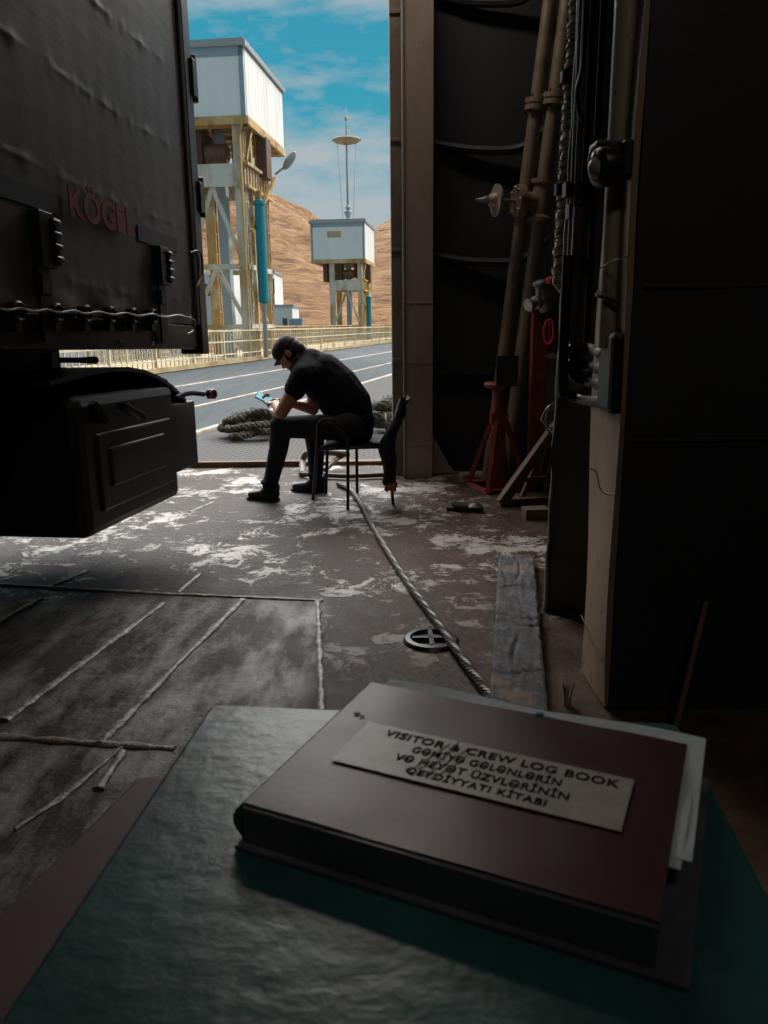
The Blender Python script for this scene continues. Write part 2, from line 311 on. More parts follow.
def mix_floor():
    Mx = bpy.data.materials.new('worn_deck_paint'); Mx.use_nodes = True; t = Mx.node_tree; b = t.nodes['Principled BSDF']; L = t.links.new
    tcx = N(t, 'ShaderNodeTexCoord')
    def noise(s, det=8, ro=.6, st=(1, 1, 1), loc=(0, 0, 0), dist=0.0):
        mpn = N(t, 'ShaderNodeMapping'); mpn.inputs['Scale'].default_value = st; mpn.inputs['Location'].default_value = loc; L(tcx.outputs['Object'], mpn.inputs[0])
        n = N(t, 'ShaderNodeTexNoise'); n.inputs['Scale'].default_value = s; n.inputs['Detail'].default_value = det; n.inputs['Roughness'].default_value = ro; n.inputs['Distortion'].default_value = dist
        L(mpn.outputs[0], n.inputs[0]); return n.outputs['Fac']
    def ramp(f, lo, hi, c0=(0, 0, 0, 1), c1=(1, 1, 1, 1)):
        r = N(t, 'ShaderNodeValToRGB'); r.color_ramp.elements[0].position = lo; r.color_ramp.elements[1].position = hi
        r.color_ramp.elements[0].color = c0; r.color_ramp.elements[1].color = c1; L(f, r.inputs[0]); return r.outputs[0]
    def mixc(f, a, bb):
        n = N(t, 'ShaderNodeMixRGB')
        L(f, n.inputs[0])
        for i, v in ((1, a), (2, bb)):
            if isinstance(v, tuple): n.inputs[i].default_value = (*v, 1)
            else: L(v, n.inputs[i])
        return n.outputs[0]
    def mth(op, a, bb, clamp=True):
        n = N(t, 'ShaderNodeMath', operation=op); n.use_clamp = clamp
        for i, v in ((0, a), (1, bb)):
            if isinstance(v, float): n.inputs[i].default_value = v
            else: L(v, n.inputs[i])
        return n.outputs[0]
    sp = N(t, 'ShaderNodeSeparateXYZ'); L(tcx.outputs['Object'], sp.inputs[0])
    # the plated bay (smooth greyish paint) against the older brown, flaking paint round it
    inx = ramp(sp.outputs['X'], 0.0, 1.0); 
    def step(v, a, bb):
        n = N(t, 'ShaderNodeMapRange'); n.inputs[1].default_value = a; n.inputs[2].default_value = bb; L(v, n.inputs[0]); return n.outputs[0]
    bay = mth('MULTIPLY', step(sp.outputs['X'], -0.24, -0.32), step(sp.outputs['Y'], 3.55, 3.40))
    right = step(sp.outputs['X'], -0.45, 0.35)
    big = noise(1.3, 6, .6); mid = noise(5, 9, .68, dist=.4); fine = noise(28, 6, .65)
    base = mixc(ramp(mid, .40, .66), (0.030, 0.022, 0.018), (0.070, 0.058, 0.050))
    base = mixc(mth('MULTIPLY', right, 0.75), base, mixc(ramp(mid, .40, .62), (0.046, 0.027, 0.018), (0.105, 0.062, 0.040)))
    flake = ramp(mth('ADD', mth('ADD', mth('MULTIPLY', noise(5.5, 14, .82, loc=(2.2, .7, 0), dist=.7), 0.75), mth('MULTIPLY', big, 0.45)), mth('MULTIPLY', noise(38, 8, .75, loc=(1, 4, 0)), 0.22)), .735, .752)
    flake = mth('MULTIPLY', flake, mth('SUBTRACT', 1.0, mth('MULTIPLY', bay, 0.93)))
    flake = mth('MULTIPLY', flake, step(sp.outputs['Y'], 2.4, 4.0))
    c = mixc(flake, base, (0.42, 0.385, 0.35))
    sky_sheen = ramp(noise(2.2, 8, .7, st=(1.8, .6, 1), loc=(.6, .2, 0)), .44, .62)  # pale sheen of reflected sky, painted into the bay's colour
    c = mixc(mth('MULTIPLY', sky_sheen, mth('MULTIPLY', bay, 0.8)), c, (0.30, 0.30, 0.30))
    dark = ramp(noise(3.4, 10, .72, loc=(5, 3, 0)), .56, .62); c = mixc(mth('MULTIPLY', dark, 0.7), c, (0.032, 0.024, 0.020))
    L(c, b.inputs['Base Color'])
    ro = N(t, 'ShaderNodeMapRange'); ro.inputs[1].default_value = .3; ro.inputs[2].default_value = .7; ro.inputs[3].default_value = .20; ro.inputs[4].default_value = .50; L(mid, ro.inputs[0]); L(mth('ADD', ro.outputs[0], mth('MULTIPLY', mth('SUBTRACT', 1.0, flake), .18)), b.inputs['Roughness'])
    hsum = mth('ADD', mth('MULTIPLY', mid, 0.6, False), mth('MULTIPLY', fine, 0.3, False), False)
    hsum = mth('ADD', hsum, mth('MULTIPLY', flake, 0.15, False), False)
    bn = N(t, 'ShaderNodeBump'); bn.inputs['Strength'].default_value = .75; bn.inputs['Distance'].default_value = .022; L(hsum, bn.inputs['Height']); L(bn.outputs[0], b.inputs['Normal'])
    L(mth('ADD', mth('MULTIPLY', mth('MAXIMUM', flake, mth('MULTIPLY', sky_sheen, bay)), .36), .10), b.inputs['Specular IOR Level'])
    return Mx
M['floor'] = mix_floor()
M['weld'] = mat('worn_deck_bar', (0.12, 0.10, 0.085), 0.42, noise=[((0.36, 0.33, 0.30), 24, 0.45, 0.62)], bump=(50, 0.7, 0.01))
M['road'] = mat('grey_asphalt', (0.065, 0.08, 0.088), 0.95, spec=.15, noise=[((0.10, 0.112, 0.116), 0.35, 0.4, 0.7, (1, .25, 1)), ((0.055, 0.065, 0.07), 2.5, 0.5, 0.7, (3, .3, 1))], bump=(8, 0.3, 0.02))
M['roadline'] = mat('worn_pale_road_paint', (0.42, 0.38, 0.33), 0.8, noise=[((0.25, 0.19, 0.15), 2, 0.45, 0.65)])

def grating():
    Mx = bpy.data.materials.new('expanded_metal_grating'); Mx.use_nodes = True; t = Mx.node_tree; b = t.nodes['Principled BSDF']; L = t.links.new
    tcx = N(t, 'ShaderNodeTexCoord'); v = N(t, 'ShaderNodeTexVoronoi'); v.inputs['Scale'].default_value = 14; v.inputs['Randomness'].default_value = 0.0
    mpn = N(t, 'ShaderNodeMapping'); mpn.inputs['Rotation'].default_value = (0, 0, .78); L(tcx.outputs['Object'], mpn.inputs[0]); L(mpn.outputs[0], v.inputs[0])
    r = N(t, 'ShaderNodeValToRGB'); r.color_ramp.elements[0].position = .30; r.color_ramp.elements[1].position = .42
    r.color_ramp.elements[0].color = (0.03, 0.03, 0.032, 1); r.color_ramp.elements[1].color = (0.11, 0.11, 0.107, 1); L(v.outputs['Distance'], r.inputs[0])
    L(r.outputs[0], b.inputs['Base Color']); b.inputs['Roughness'].default_value = .8; b.inputs['Specular IOR Level'].default_value = .12
    bn = N(t, 'ShaderNodeBump'); bn.inputs['Strength'].default_value = 1; bn.inputs['Distance'].default_value = .01; L(v.outputs['Distance'], bn.inputs['Height']); L(bn.outputs[0], b.inputs['Normal'])
    return Mx
M['grating'] = grating()

def hillmat():
    Mx = bpy.data.materials.new('bare_orange_rock'); Mx.use_nodes = True; t = Mx.node_tree; b = t.nodes['Principled BSDF']; L = t.links.new
    tcx = N(t, 'ShaderNodeTexCoord'); mpn = N(t, 'ShaderNodeMapping'); mpn.inputs['Rotation'].default_value = (.3, .6, .2); mpn.inputs['Scale'].default_value = (.12, .12, .5); L(tcx.outputs['Object'], mpn.inputs[0])
    n = N(t, 'ShaderNodeTexNoise'); n.inputs['Scale'].default_value = 1.1; n.inputs['Detail'].default_value = 10; n.inputs['Roughness'].default_value = .7; n.inputs['Distortion'].default_value = 1.2; L(mpn.outputs[0], n.inputs[0])
    r = N(t, 'ShaderNodeValToRGB'); r.color_ramp.elements[0].position = .36; r.color_ramp.elements[1].position = .66
    r.color_ramp.elements[0].color = (0.13, 0.06, 0.022, 1); r.color_ramp.elements[1].color = (0.46, 0.27, 0.115, 1); e = r.color_ramp.elements.new(.5); e.color = (.32, .155, .05, 1); L(n.outputs['Fac'], r.inputs[0])
    L(r.outputs[0], b.inputs['Base Color']); b.inputs['Roughness'].default_value = .95
    bn = N(t, 'ShaderNodeBump'); bn.inputs['Strength'].default_value = 1; bn.inputs['Distance'].default_value = 2.5; L(n.outputs['Fac'], bn.inputs['Height']); L(bn.outputs[0], b.inputs['Normal'])
    return Mx
M['hill'] = hillmat()

def curtainmat():
    Mx = bpy.data.materials.new('grey_brown_pvc_curtain'); Mx.use_nodes = True; t = Mx.node_tree; b = t.nodes['Principled BSDF']; L = t.links.new
    b.inputs['Base Color'].default_value = (0.085, 0.067, 0.060, 1); b.inputs['Roughness'].default_value = .48
    tcx = N(t, 'ShaderNodeTexCoord')
    n = N(t, 'ShaderNodeTexNoise'); n.inputs['Scale'].default_value = 5; n.inputs['Detail'].default_value = 4; L(tcx.outputs['Object'], n.inputs[0])
    mpn = N(t, 'ShaderNodeMapping'); mpn.inputs['Scale'].default_value = (1, .5, 2.2); L(tcx.outputs['Object'], mpn.inputs[0])
    n2 = N(t, 'ShaderNodeTexNoise'); n2.inputs['Scale'].default_value = 9; n2.inputs['Detail'].default_value = 3; L(mpn.outputs[0], n2.inputs[0])
    ad_ = N(t, 'ShaderNodeMath', operation='ADD'); L(n.outputs['Fac'], ad_.inputs[0]); L(n2.outputs['Fac'], ad_.inputs[1])
    bn = N(t, 'ShaderNodeBump'); bn.inputs['Strength'].default_value = .10; bn.inputs['Distance'].default_value = .02; L(ad_.outputs[0], bn.inputs['Height']); L(bn.outputs[0], b.inputs['Normal'])
    return Mx
M['curtain'] = curtainmat()

def woodmat():
    Mx = bpy.data.materials.new('weathered_grey_timber'); Mx.use_nodes = True; t = Mx.node_tree; b = t.nodes['Principled BSDF']; L = t.links.new
    tcx = N(t, 'ShaderNodeTexCoord'); mpn = N(t, 'ShaderNodeMapping'); mpn.inputs['Scale'].default_value = (3.2, 1.7, 4); L(tcx.outputs['Object'], mpn.inputs[0])
    n = N(t, 'ShaderNodeTexNoise'); n.inputs['Scale'].default_value = 7; n.inputs['Detail'].default_value = 9; n.inputs['Roughness'].default_value = .85; n.inputs['Distortion'].default_value = .15; L(mpn.outputs[0], n.inputs[0])
    r = N(t, 'ShaderNodeValToRGB'); r.color_ramp.elements[0].position = .47; r.color_ramp.elements[1].position = .62
    r.color_ramp.elements[0].color = (0.018, 0.018, 0.020, 1); r.color_ramp.elements[1].color = (0.115, 0.12, 0.13, 1); L(n.outputs['Fac'], r.inputs[0])
    n3 = N(t, 'ShaderNodeTexNoise'); n3.inputs['Scale'].default_value = 6; n3.inputs['Detail'].default_value = 6; L(tcx.outputs['Object'], n3.inputs[0])
    r3 = N(t, 'ShaderNodeValToRGB'); r3.color_ramp.elements[0].position = .58; r3.color_ramp.elements[1].position = .66; L(n3.outputs['Fac'], r3.inputs[0])
    mm = N(t, 'ShaderNodeMixRGB'); mm.inputs[2].default_value = (.16, .105, .065, 1); L(r3.outputs[0], mm.inputs[0]); L(r.outputs[0], mm.inputs[1])
    L(mm.outputs[0], b.inputs['Base Color']); b.inputs['Roughness'].default_value = .7
    bn = N(t, 'ShaderNodeBump'); bn.inputs['Strength'].default_value = .9; bn.inputs['Distance'].default_value = .01; L(n.outputs['Fac'], bn.inputs['Height']); L(bn.outputs[0], b.inputs['Normal'])
    return Mx
M['wood'] = woodmat()

def greenmat():
    Mx = bpy.data.materials.new('thick_green_brushed_paint'); Mx.use_nodes = True; t = Mx.node_tree; b = t.nodes['Principled BSDF']; L = t.links.new
    tcx = N(t, 'ShaderNodeTexCoord')
    def nz(s, d=4, st=(1, 1, 1)):
        mpn = N(t, 'ShaderNodeMapping'); mpn.inputs['Scale'].default_value = st; L(tcx.outputs['Object'], mpn.inputs[0])
        n = N(t, 'ShaderNodeTexNoise'); n.inputs['Scale'].default_value = s; n.inputs['Detail'].default_value = d; L(mpn.outputs[0], n.inputs[0]); return n.outputs['Fac']
    a = nz(34, 3, (1, 1.6, 1)); c = nz(110, 2); g = nz(8, 5)
    r = N(t, 'ShaderNodeValToRGB'); r.color_ramp.elements[0].position = .35; r.color_ramp.elements[1].position = .7
    r.color_ramp.elements[0].color = (0.011, 0.052, 0.052, 1); r.color_ramp.elements[1].color = (0.022, 0.098, 0.100, 1); L(g, r.inputs[0]); L(r.outputs[0], b.inputs['Base Color'])
    b.inputs['Roughness'].default_value = .33
    m1 = N(t, 'ShaderNodeMath', operation='MULTIPLY'); m1.inputs[1].default_value = .35; L(c, m1.inputs[0])
    s_ = N(t, 'ShaderNodeMath', operation='ADD'); L(a, s_.inputs[0]); L(m1.outputs[0], s_.inputs[1])
    bn = N(t, 'ShaderNodeBump'); bn.inputs['Strength'].default_value = .35; bn.inputs['Distance'].default_value = .003; L(s_.outputs[0], bn.inputs['Height']); L(bn.outputs[0], b.inputs['Normal'])
    return Mx
M['green'] = greenmat()

# ================================================================== SETTING
SILL = 7.1
b_ = MB().bb(-8, 3, -5, SILL, -0.12, 0.0); struct(b_.build('floor', M['floor']))
struct(MB().bb(-8, 3, -5, 7.0, 5.0, 5.2).build('ceiling', M['hull_dark']))
for (cx_, cy_, hl) in ((-.2, 5.7, .67), (.9, -1.2, .47)):  # invented housings for the two added fill lights
    g = MB(); g.bb(cx_-hl, cx_+hl, cy_-.14, cy_+.14, 4.93, 5.0); g.bb(cx_-hl-.02, cx_-hl+.02, cy_-.15, cy_+.15, 4.85, 5.0); g.bb(cx_+hl-.02, cx_+hl+.02, cy_-.15, cy_+.15, 4.85, 5.0); struct(g.build('fill_light_housing', M['frame']))
struct(MB().bb(-8.2, -8, -5, 7.0, 0, 5).build('wall_left', M['hull_dark']))
struct(MB().bb(-8.2, 3.2, -5.2, -5, 0, 5).build('wall_rear', M['hull_dark']))
struct(MB().bb(3.0, 3.2, -5, 6.72, 0, 5).build('wall_right_outer', M['hull_dark']))
# near block on the right: dark face towards the camera, lit flank facing the door
XW = az(608, 710).x; YN = az(608, 710).y
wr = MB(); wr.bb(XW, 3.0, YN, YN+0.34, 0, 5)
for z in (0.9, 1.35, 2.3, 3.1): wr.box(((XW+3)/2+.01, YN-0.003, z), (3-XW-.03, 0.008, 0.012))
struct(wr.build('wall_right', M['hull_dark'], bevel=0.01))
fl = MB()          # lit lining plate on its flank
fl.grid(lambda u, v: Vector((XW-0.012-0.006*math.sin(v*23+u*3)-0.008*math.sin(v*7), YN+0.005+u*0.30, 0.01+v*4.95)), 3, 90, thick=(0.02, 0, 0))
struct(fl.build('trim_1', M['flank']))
struct(MB().bb(XW+0.24, 3.0, YN+0.34, 3.3, 0, 5).build('wall_right_recess', M['hull_dark']))
XR = aY(544, 600, 3.3).x; q_ = aY(578, 0, 3.3); XT = XR+(q_.x-XR)/q_.z*5.0
rim = MB(); rim.grid(lambda u, v: Vector((XR+(XT-XR)*v+u*0.02+0.008*math.sin(v*31)*(1-u)+0.006*math.sin(v*77), 3.26+0.05*u, 0.26*(1-min(1, v*60))*0+0.0+v*5.0)), 2, 120, thick=(0.02, 0.06, 0))
rim.hexa([Vector(p) for p in ((XR+.02,3.30,0),(XW+.30,3.30,0),(XW+.30,3.34,0),(XR+.02,3.34,0),(XT+.02,3.30,5),(XW+.45,3.30,5),(XW+.45,3.34,5),(XT+.02,3.34,5))])
rim.tube([(XR+(XT-XR)*k/60+.006+.003*math.sin(k*1.9), 3.285, k/12) for k in range(61)], .012, 10); struct(rim.build('trim_2', M['duct']))
struct(MB().bb(1.75, 3.0, 3.30, 6.72, 0, 5).build('wall_right_far', M['hull_dark']))
# bulkhead beyond, with shallow curved frames
X433 = aY(433, 300, 6.43).x; X404 = aY(404, 300, 6.43).x; X391 = aY(391, 230, 6.6).x
wb = MB(); wb.bb(X433-0.02, 3.2, 6.72, 6.95, 0, 5)
for yy in (2, 150, 262):
    c0 = aY(433, yy-6, 6.70); c1 = aY(520, yy-2, 6.62); c2 = aY(548, yy-22, 6.5)
    wb.tube(bez([c0, (c0+c1)/2 + Vector((0, 0, -0.03)), c1, c2], 6), 0.035, 8)
wb.bar(aY(433, 370, 6.7), aY(520, 372, 6.7), 0.05, 0.06)
struct(wb.build('wall_bulkhead', M['hull_dark']))
dp = MB(); dp.bb(X404, X433, 6.43, 6.74, 0, 5)
dp.tube([(X404, 6.42, 0), (X404, 6.42, 5)], 0.012, 8)
dp.prism([Vector((X433-.005, 6.52, 0.02)), Vector((X433+0.2, 6.52, 0.02)), Vector((X433+0.14, 6.52, 0.10)), Vector((X433-.005, 6.52, 0.36))], (0, 0.02, 0))
for zz in (0.28, 0.95, 1.42): dp.box(((X404+X433)/2, 6.428, zz), (X433-X404, 0.006, 0.012))
struct(dp.build('door_post', M['post'], bevel=0.008))
dq = MB(); dq.bb(X391, X404+.01, 6.56, 6.9, 0, 5)
for yy in (12, 140, 250, 360): dq.box((X391+.05, 6.555, aY(396, yy, 6.56).z), (0.1, 0.02, 0.03))
struct(dq.build('door_frame', M['frame_dark'], bevel=0.006))
struct(MB().bb(-8, -5.1, 6.6, 6.9, 0, 5).build('wall_front', M['hull_dark']))
struct(MB().bb(-5.1, X391, 6.6, 6.9, 4.6, 5).build('door_header', M['hull_dark']))

# ground outside
struct(MB().bb(-150, 90, SILL, 420, -0.30, -0.02).build('road', M['road']))
P0 = az(200, 433, 0); P1 = az(393, 375, 0); dr = (P1-P0).normalized()
Q0 = P0 - dr*3.5; Q1 = P1 + dr*4
struct(MB().prism([Vector((Q0.x, SILL+.01, -0.02)), Vector((2.0, SILL+.01, -0.02)), Vector((Q1.x+.5, Q1.y, -0.02)), Vector((Q1.x, Q1.y, -0.02)), Vector((P0.x-(P0.y-SILL)*dr.x/dr.y, SILL+.01, -0.02))], (0, 0, 0.017)).build('grating_deck', M['grating']))
rl = MB(); rl.bar(Q0+Vector((0,0,.012)), Q1+Vector((0,0,.012)), 0.10, 0.05); struct(rl.build('ramp_edge_strip', M['roadline'], bevel=.01))
for k, (a, b) in enumerate((((172, 387), (394, 351)), ((181, 409), (394, 362)))):
    p, q = az(*a), az(*b); d = (q-p).normalized()
    struct(MB().bar(p-d*6+Vector((0,0,-.012)), q+d*30+Vector((0,0,-.012)), 0.09 if k else .12, 0.02).build('road_marking', M['roadline']))
sl = MB(); sl.bb(-5.1, X391+.02, SILL-.02, SILL+0.10, -0.10, 0.035); sl.bb(-5.1, aY(300, 465, SILL).x, SILL-.06, SILL-.01, 0, 0.05)
struct(sl.build('door_sill', M['rustpipe'], bevel=.005))

# hills
from mathutils import noise as mn
def hill(u, v):
    X = -150 + u*240; Y = 135 + v*150
    ridge = 30 + 7*mn.noise(Vector((X*0.022, 3.1, 0))) + 3.0*mn.noise(Vector((X*0.07, 9, 0)))
    ridge += 9*math.exp(-((X+37)/22)**2) - 4*math.exp(-((X+8)/12)**2)+ 4*math.exp(-((X-8)/12)**2)
    t = v/0.75
    z = ridge*(math.sin(min(t, 1)*PI/2)**1.1) - max(0, v-0.75)*20
    z += (2.6*mn.fractal(Vector((X*0.06, Y*0.045, z*0.05)), 1.0, 2.2, 5) )*min(1, t*2.0)
    return Vector((X, Y, z-0.5))
h_ = MB(); h_.grid(hill, 170, 90); struct(h_.build('hillside', M['hill']))

# ================================================================== OUTSIDE THINGS
YAW = -math.radians(6.7)          # heading of the quay structures
def hinge_tower(corner_px, Y, S, Hh, label, with_lamp):
    c = aY(*corner_px, Y)
    zb = c.z/S                     # underside of cabin, in tower units
    t = thing('lift_tower', (c.x, c.y, -0.02), label, 'tower', 'quay lifting towers')
    R = Matrix.Rotation(YAW, 3, 'Z')
    def T(u, v, z): return Vector((c.x, c.y, -0.02)) + R @ Vector((u*S, v*S, z*S))
    def B(mb, u0, u1, v0, v1, z0, z1):
        mb.hexa([T(u0,v0,z0),T(u1,v0,z0),T(u1,v1,z0),T(u0,v1,z0),T(u0,v0,z1),T(u1,v0,z1),T(u1,v1,z1),T(u0,v1,z1)]); return mb
    W_, D_ = 4.0, 5.5
    cb = B(MB(), -W_, 0, 0, D_, zb+.12, zb+Hh).build('cabin', M['whitegrey'], t)
    tr = MB()
    for u0, u1 in ((-.16, .0), (-W_, -W_+.16)): B(tr, u0, u1, -.03, .02, zb+.12, zb+Hh)
    B(tr, -W_, 0, -.03, .02, zb+Hh-.28, zb+Hh)
    tr.build('corner_trim', M['greytrim'], cb)
    sp_ = MB()
    for k in range(13): B(sp_, -.01, .025, .1+k*.4, .1+k*.4+.385, zb+.14, zb+Hh-.05)
    sp_.build('side_cladding', M['white'], cb)
    v_ = MB()
    for k in range(5): B(v_, -2.75, -1.75, -.05, .0, zb+Hh-1.0+k*.09, zb+Hh-.94+k*.09)
    v_.build('vent', M['yellow'], cb)
    B(B(MB(), -W_-.12, .12, -.12, D_+.12, zb+Hh, zb+Hh+.18), -W_-.05, .05, -.05, D_+.05, zb+Hh+.18, zb+Hh+.25).build('roof', M['silver'], t)
    fl_ = MB(); B(fl_, -W_, 0, 0, D_, zb, zb+.12)
    B(fl_, -W_-.02, .02, -.06, .02, zb-.16, zb+.1); B(fl_, -.04, .06, 0, D_, zb-.16, zb+.1); B(fl_, -W_, 0, D_-.1, D_, zb-.16, zb)
    for k in range(6): B(fl_, -W_+.05, -.05, .5+k*.95, .6+k*.95, zb-.14, zb)
    for k in range(4): fl_.bar(T(-.5-k*.9, 0.2, zb-.1), T(-1.1-k*.9, 2.6, zb-.1), .07*S, .1*S)
    fl_.build('floor_frame', M['yellow'], t)
    # legs
    U = (-.42, -2.55); V = (.45, 3.4)
    mats = {(0, 0): 'whitesteel', (1, 0): 'whitesteel', (0, 1): 'yellow', (1, 1): 'yellow'}
    for i, u in enumerate(U):
        for j, v in enumerate(V):
            g = MB(); B(g, u-.19, u+.19, v-.16, v-.11, 0, zb); B(g, u-.19, u+.19, v+.11, v+.16, 0, zb); B(g, u-.05, u+.05, v-.13, v+.13, 0, zb)
            for k in range(12): B(g, u-.17, u+.17, v-.13, v+.13, .3+k*.75, .34+k*.75) if .34+k*.75 < zb else None
            g.build('leg', M[mats[(i, j)]], t)
    g = MB(); B(g, -1.65, -1.3, 1.4, 1.8, 0, zb); g.build('leg', M['greytrim'], t)
    for zz, hgt in ((zb-2.1, .75), (zb-4.9, .18), (zb-7.0, .16)):
        if zz < .2: continue
        gd = MB()
        B(gd, U[1]-.2, U[0]+.2, V[0]-.2, V[0]-.12, zz, zz+hgt); B(gd, U[0]+.12, U[0]+.2, V[0]-.2, V[1]+.2, zz, zz+hgt)
        B(gd, U[1]-.2, U[0]+.2, V[1]+.1, V[1]+.2, zz, zz+hgt); B(gd, U[1]-.2, U[1]-.12, V[0]-.2, V[1]+.2, zz, zz+hgt); gd.build('girder', M['whitesteel'], t)

    sg = MB()
    for k in range(9): B(sg, U[0]+.2, U[0]+.26, V[0]+k*.36, V[0]+k*.36+.06, zb-2.1, zb-1.35)
    for zz in (zb-1.35, zb-2.1): B(sg, U[0]+.2, U[0]+.34, V[0]-.2, V[1]+.3, zz-.05, zz+.05)
    sg.build('walkway_girder', M['yellow'], t)
    br = MB(); zs = [zb-2.1, zb-4.8, zb-6.9, .2]
    for a in range(3):
        z1, z0 = zs[a], zs[a+1]
        if z0 < .1: z0 = .1
        if z1 - z0 < .6: continue
        mid = (U[0]+U[1])/2
        for (ua, ub) in ((mid, U[0]), (mid, U[1])): br.bar(T(ua, V[0], z1), T(ub, V[0], z0), .14*S, .12*S, (0, 1, 0))
        br.bar(T(U[0], V[0], z0), T(U[0], V[1], z1), .12*S, .12*S, (1, 0, 0)); br.bar(T(U[0], V[1], z0), T(U[0], V[0], z1), .12*S, .12*S, (1, 0, 0))
    br.build('bracing', M['whitesteel'], t)
    for bx_ in ((-2.4, -1.9, .8, 2.2, zb-1.3, zb-.1), (-1.1, -.7, 1.8, 3.0, zb-1.1, zb-.1), (-3.3, -3.0, .8, 2.2, zb-1.4, zb-.1), (-.3, .1, 2.2, 2.9, zb-1.5, zb-.1)):
        B(MB(), *bx_).build('winch_box', M['rustpipe'], t)
    MB().cyl(T(-1.75, .9, zb-.9), T(-1.0, .9, zb-.9), .33*S).build('winch_drum', M['rustpipe'], t)
    cy = MB(); uu, vv = U[0]+.55, V[0]+.3
    cy.cyl(T(uu, vv, zb-2.2), T(uu, vv, zb-2.5), .10*S)
    cyl_o = MB().lathe([(.10*S, 0), (.19*S, .05*S), (.19*S, 3.4*S), (.23*S, 3.42*S), (.23*S, 3.55*S), (.1*S, 3.6*S)], T(uu, vv, zb-6.1), (0, 0, 1), 20).build('hydraulic_cylinder', M['teal'], t)
    cy.build('cylinder_pin', M['yellow'], cyl_o)
    MB().cyl(T(uu, vv, max(.1, zb-8.6)), T(uu, vv, zb-6.05), .09*S).build('piston_rod', M['steel'], cyl_o)
    # yellow secondary columns and diagonal struts on the right flank
    yc = MB()
    for v in (1.3, 2.3): B(yc, U[0]+.05, U[0]+.2, v-.1, v+.1, 0, zb-.1)
    yc.bar(T(U[0]+.3, V[0], zb-3.6), T(0.15, V[1]-.3, zb-1.4), .12*S, .12*S); yc.bar(T(U[0]+.2, V[0]+.1, zb-1.2), T(-.1, V[0]+.5, zb-.1), .1*S, .1*S)
    yc.build('side_column', M['yellow'], t)
    pp = MB(); pp.tube(bez([T(-.12, -.03, zb-.05), T(-.3, .1, zb-.5), T(-.3, .15, zb-1), T(-.3, .15, .3)], 5), .05*S, 8); pp.build('downpipe', M['yellow'], t)
    if with_lamp:
        lp = MB(); p = T(.1, V[1], zb-1.2); lp.tube([p, p+Vector((.35, 0, .25))], .04, 8); lp.ell(p+Vector((.6, -.05, .5)), (.16, .12, .42), Matrix.Rotation(.65, 3, 'Y'))
        lp.build('floodlight', M['silver'], t)
    return t, T, zb, Hh
hinge_tower((246, 118), 30.0, 1.03, 2.24, 'tall white-cabined steel lifting tower nearest the trailer, rusty yellow legs', True)
tw2, T2, zb2, H2 = hinge_tower((365, 260), 66.0, 1.10, 2.65, 'smaller distant lifting tower with boxy cabin and antenna mast on its roof', False)

# antenna mast on the far tower's roof
pr = T2(-1.35, 1.0, zb2+H2+.25)
an = thing('antenna_mast', pr, 'thin antenna mast with a round disc, on the far tower roof', 'antenna')
MB().cyl(pr, pr+Vector((0,0,6.2)), .10, 10, .07).build('mast', M['silver'], an)
ins = MB().lathe([(.35, 0), (.35, .12), (.15, .2), (.3, .55), (.3, .7), (.12, .8), (.25, 1.0), (.12, 1.2)], pr, n=12); ins.build('insulator', M['greytrim'], an)
dz = 6.0
MB().lathe([(.15, dz-.3), (.9, dz-.12), (1.17, dz+.05), (1.10, dz+.12), (.5, dz+.26), (.1, dz+.32)], pr, n=28).build('disc', M['kerb'], an)
MB().cyl(pr+Vector((0,0,dz+.3)), pr+Vector((0,0,dz+2.5)), .05, 8, .02).build('whip', M['greytrim'], an)
MB().ell(pr+Vector((0,0,dz+1.6)), (.14, .14, .16)).build('knob', M['kerb'], an)
for s in (-1, 1): MB().cyl(pr+Vector((s*.42, 0, 0)), pr+Vector((s*.75, 0, dz-.1)), .018, 5).build('stay_wire', M['greytrim'], an)

# fences
FA = az(180, 370); FB = az(394, 342); fd = (FB-FA).normalized(); fn = Vector((-fd.y, fd.x, 0))
def fence(off, z0, z1, label, mat_, step, s0, s1, name='railing'):
    o = FA + fn*off
    A = o + fd*s0; t = thing(name, (A.x, A.y, 0), label, 'railing')
    L = s1-s0
    for zz, th in ((z1, .06), (z0+(z1-z0)*.62, .045), (z0+.18, .045)):
        MB().bar(o+fd*s0+Vector((0,0,zz)), o+fd*s1+Vector((0,0,zz)), th, th).build('rail', mat_, t)
    bl = MB(); k = 0.0
    while k < L:
        p = o+fd*(s0+k); bl.bb(p.x-.016, p.x+.016, p.y-.016, p.y+.016, z0, z1); k += step
    bl.build('balusters', mat_, t)
    k = 0.0
    while k <= L:
        p = o+fd*(s0+k); MB().bb(p.x-.04, p.x+.04, p.y-.04, p.y+.04, 0, z1+.03).build('post', mat_, t); k += 2.5
    MB().bar(o+fd*s0+Vector((0,0,z0*.5)), o+fd*s1+Vector((0,0,z0*.5)), .22, z0).build('kerb', M['kerb'], t)
    return t
fence(0.0, .14, 1.12, 'long cream steel railing along the far side of the roadway', M['fence'], .28, -9, 62)
fence(4.2, .10, 1.25, 'second yellowish railing behind the tower legs', M['yellow'], .2, 2, 75)
struct(MB().bar(FA+fn*2.1-fd*8+Vector((0,0,.03)), FA+fn*2.1+fd*70+Vector((0,0,.03)), 3.6, .1).build('quay_walkway', M['kerb']))

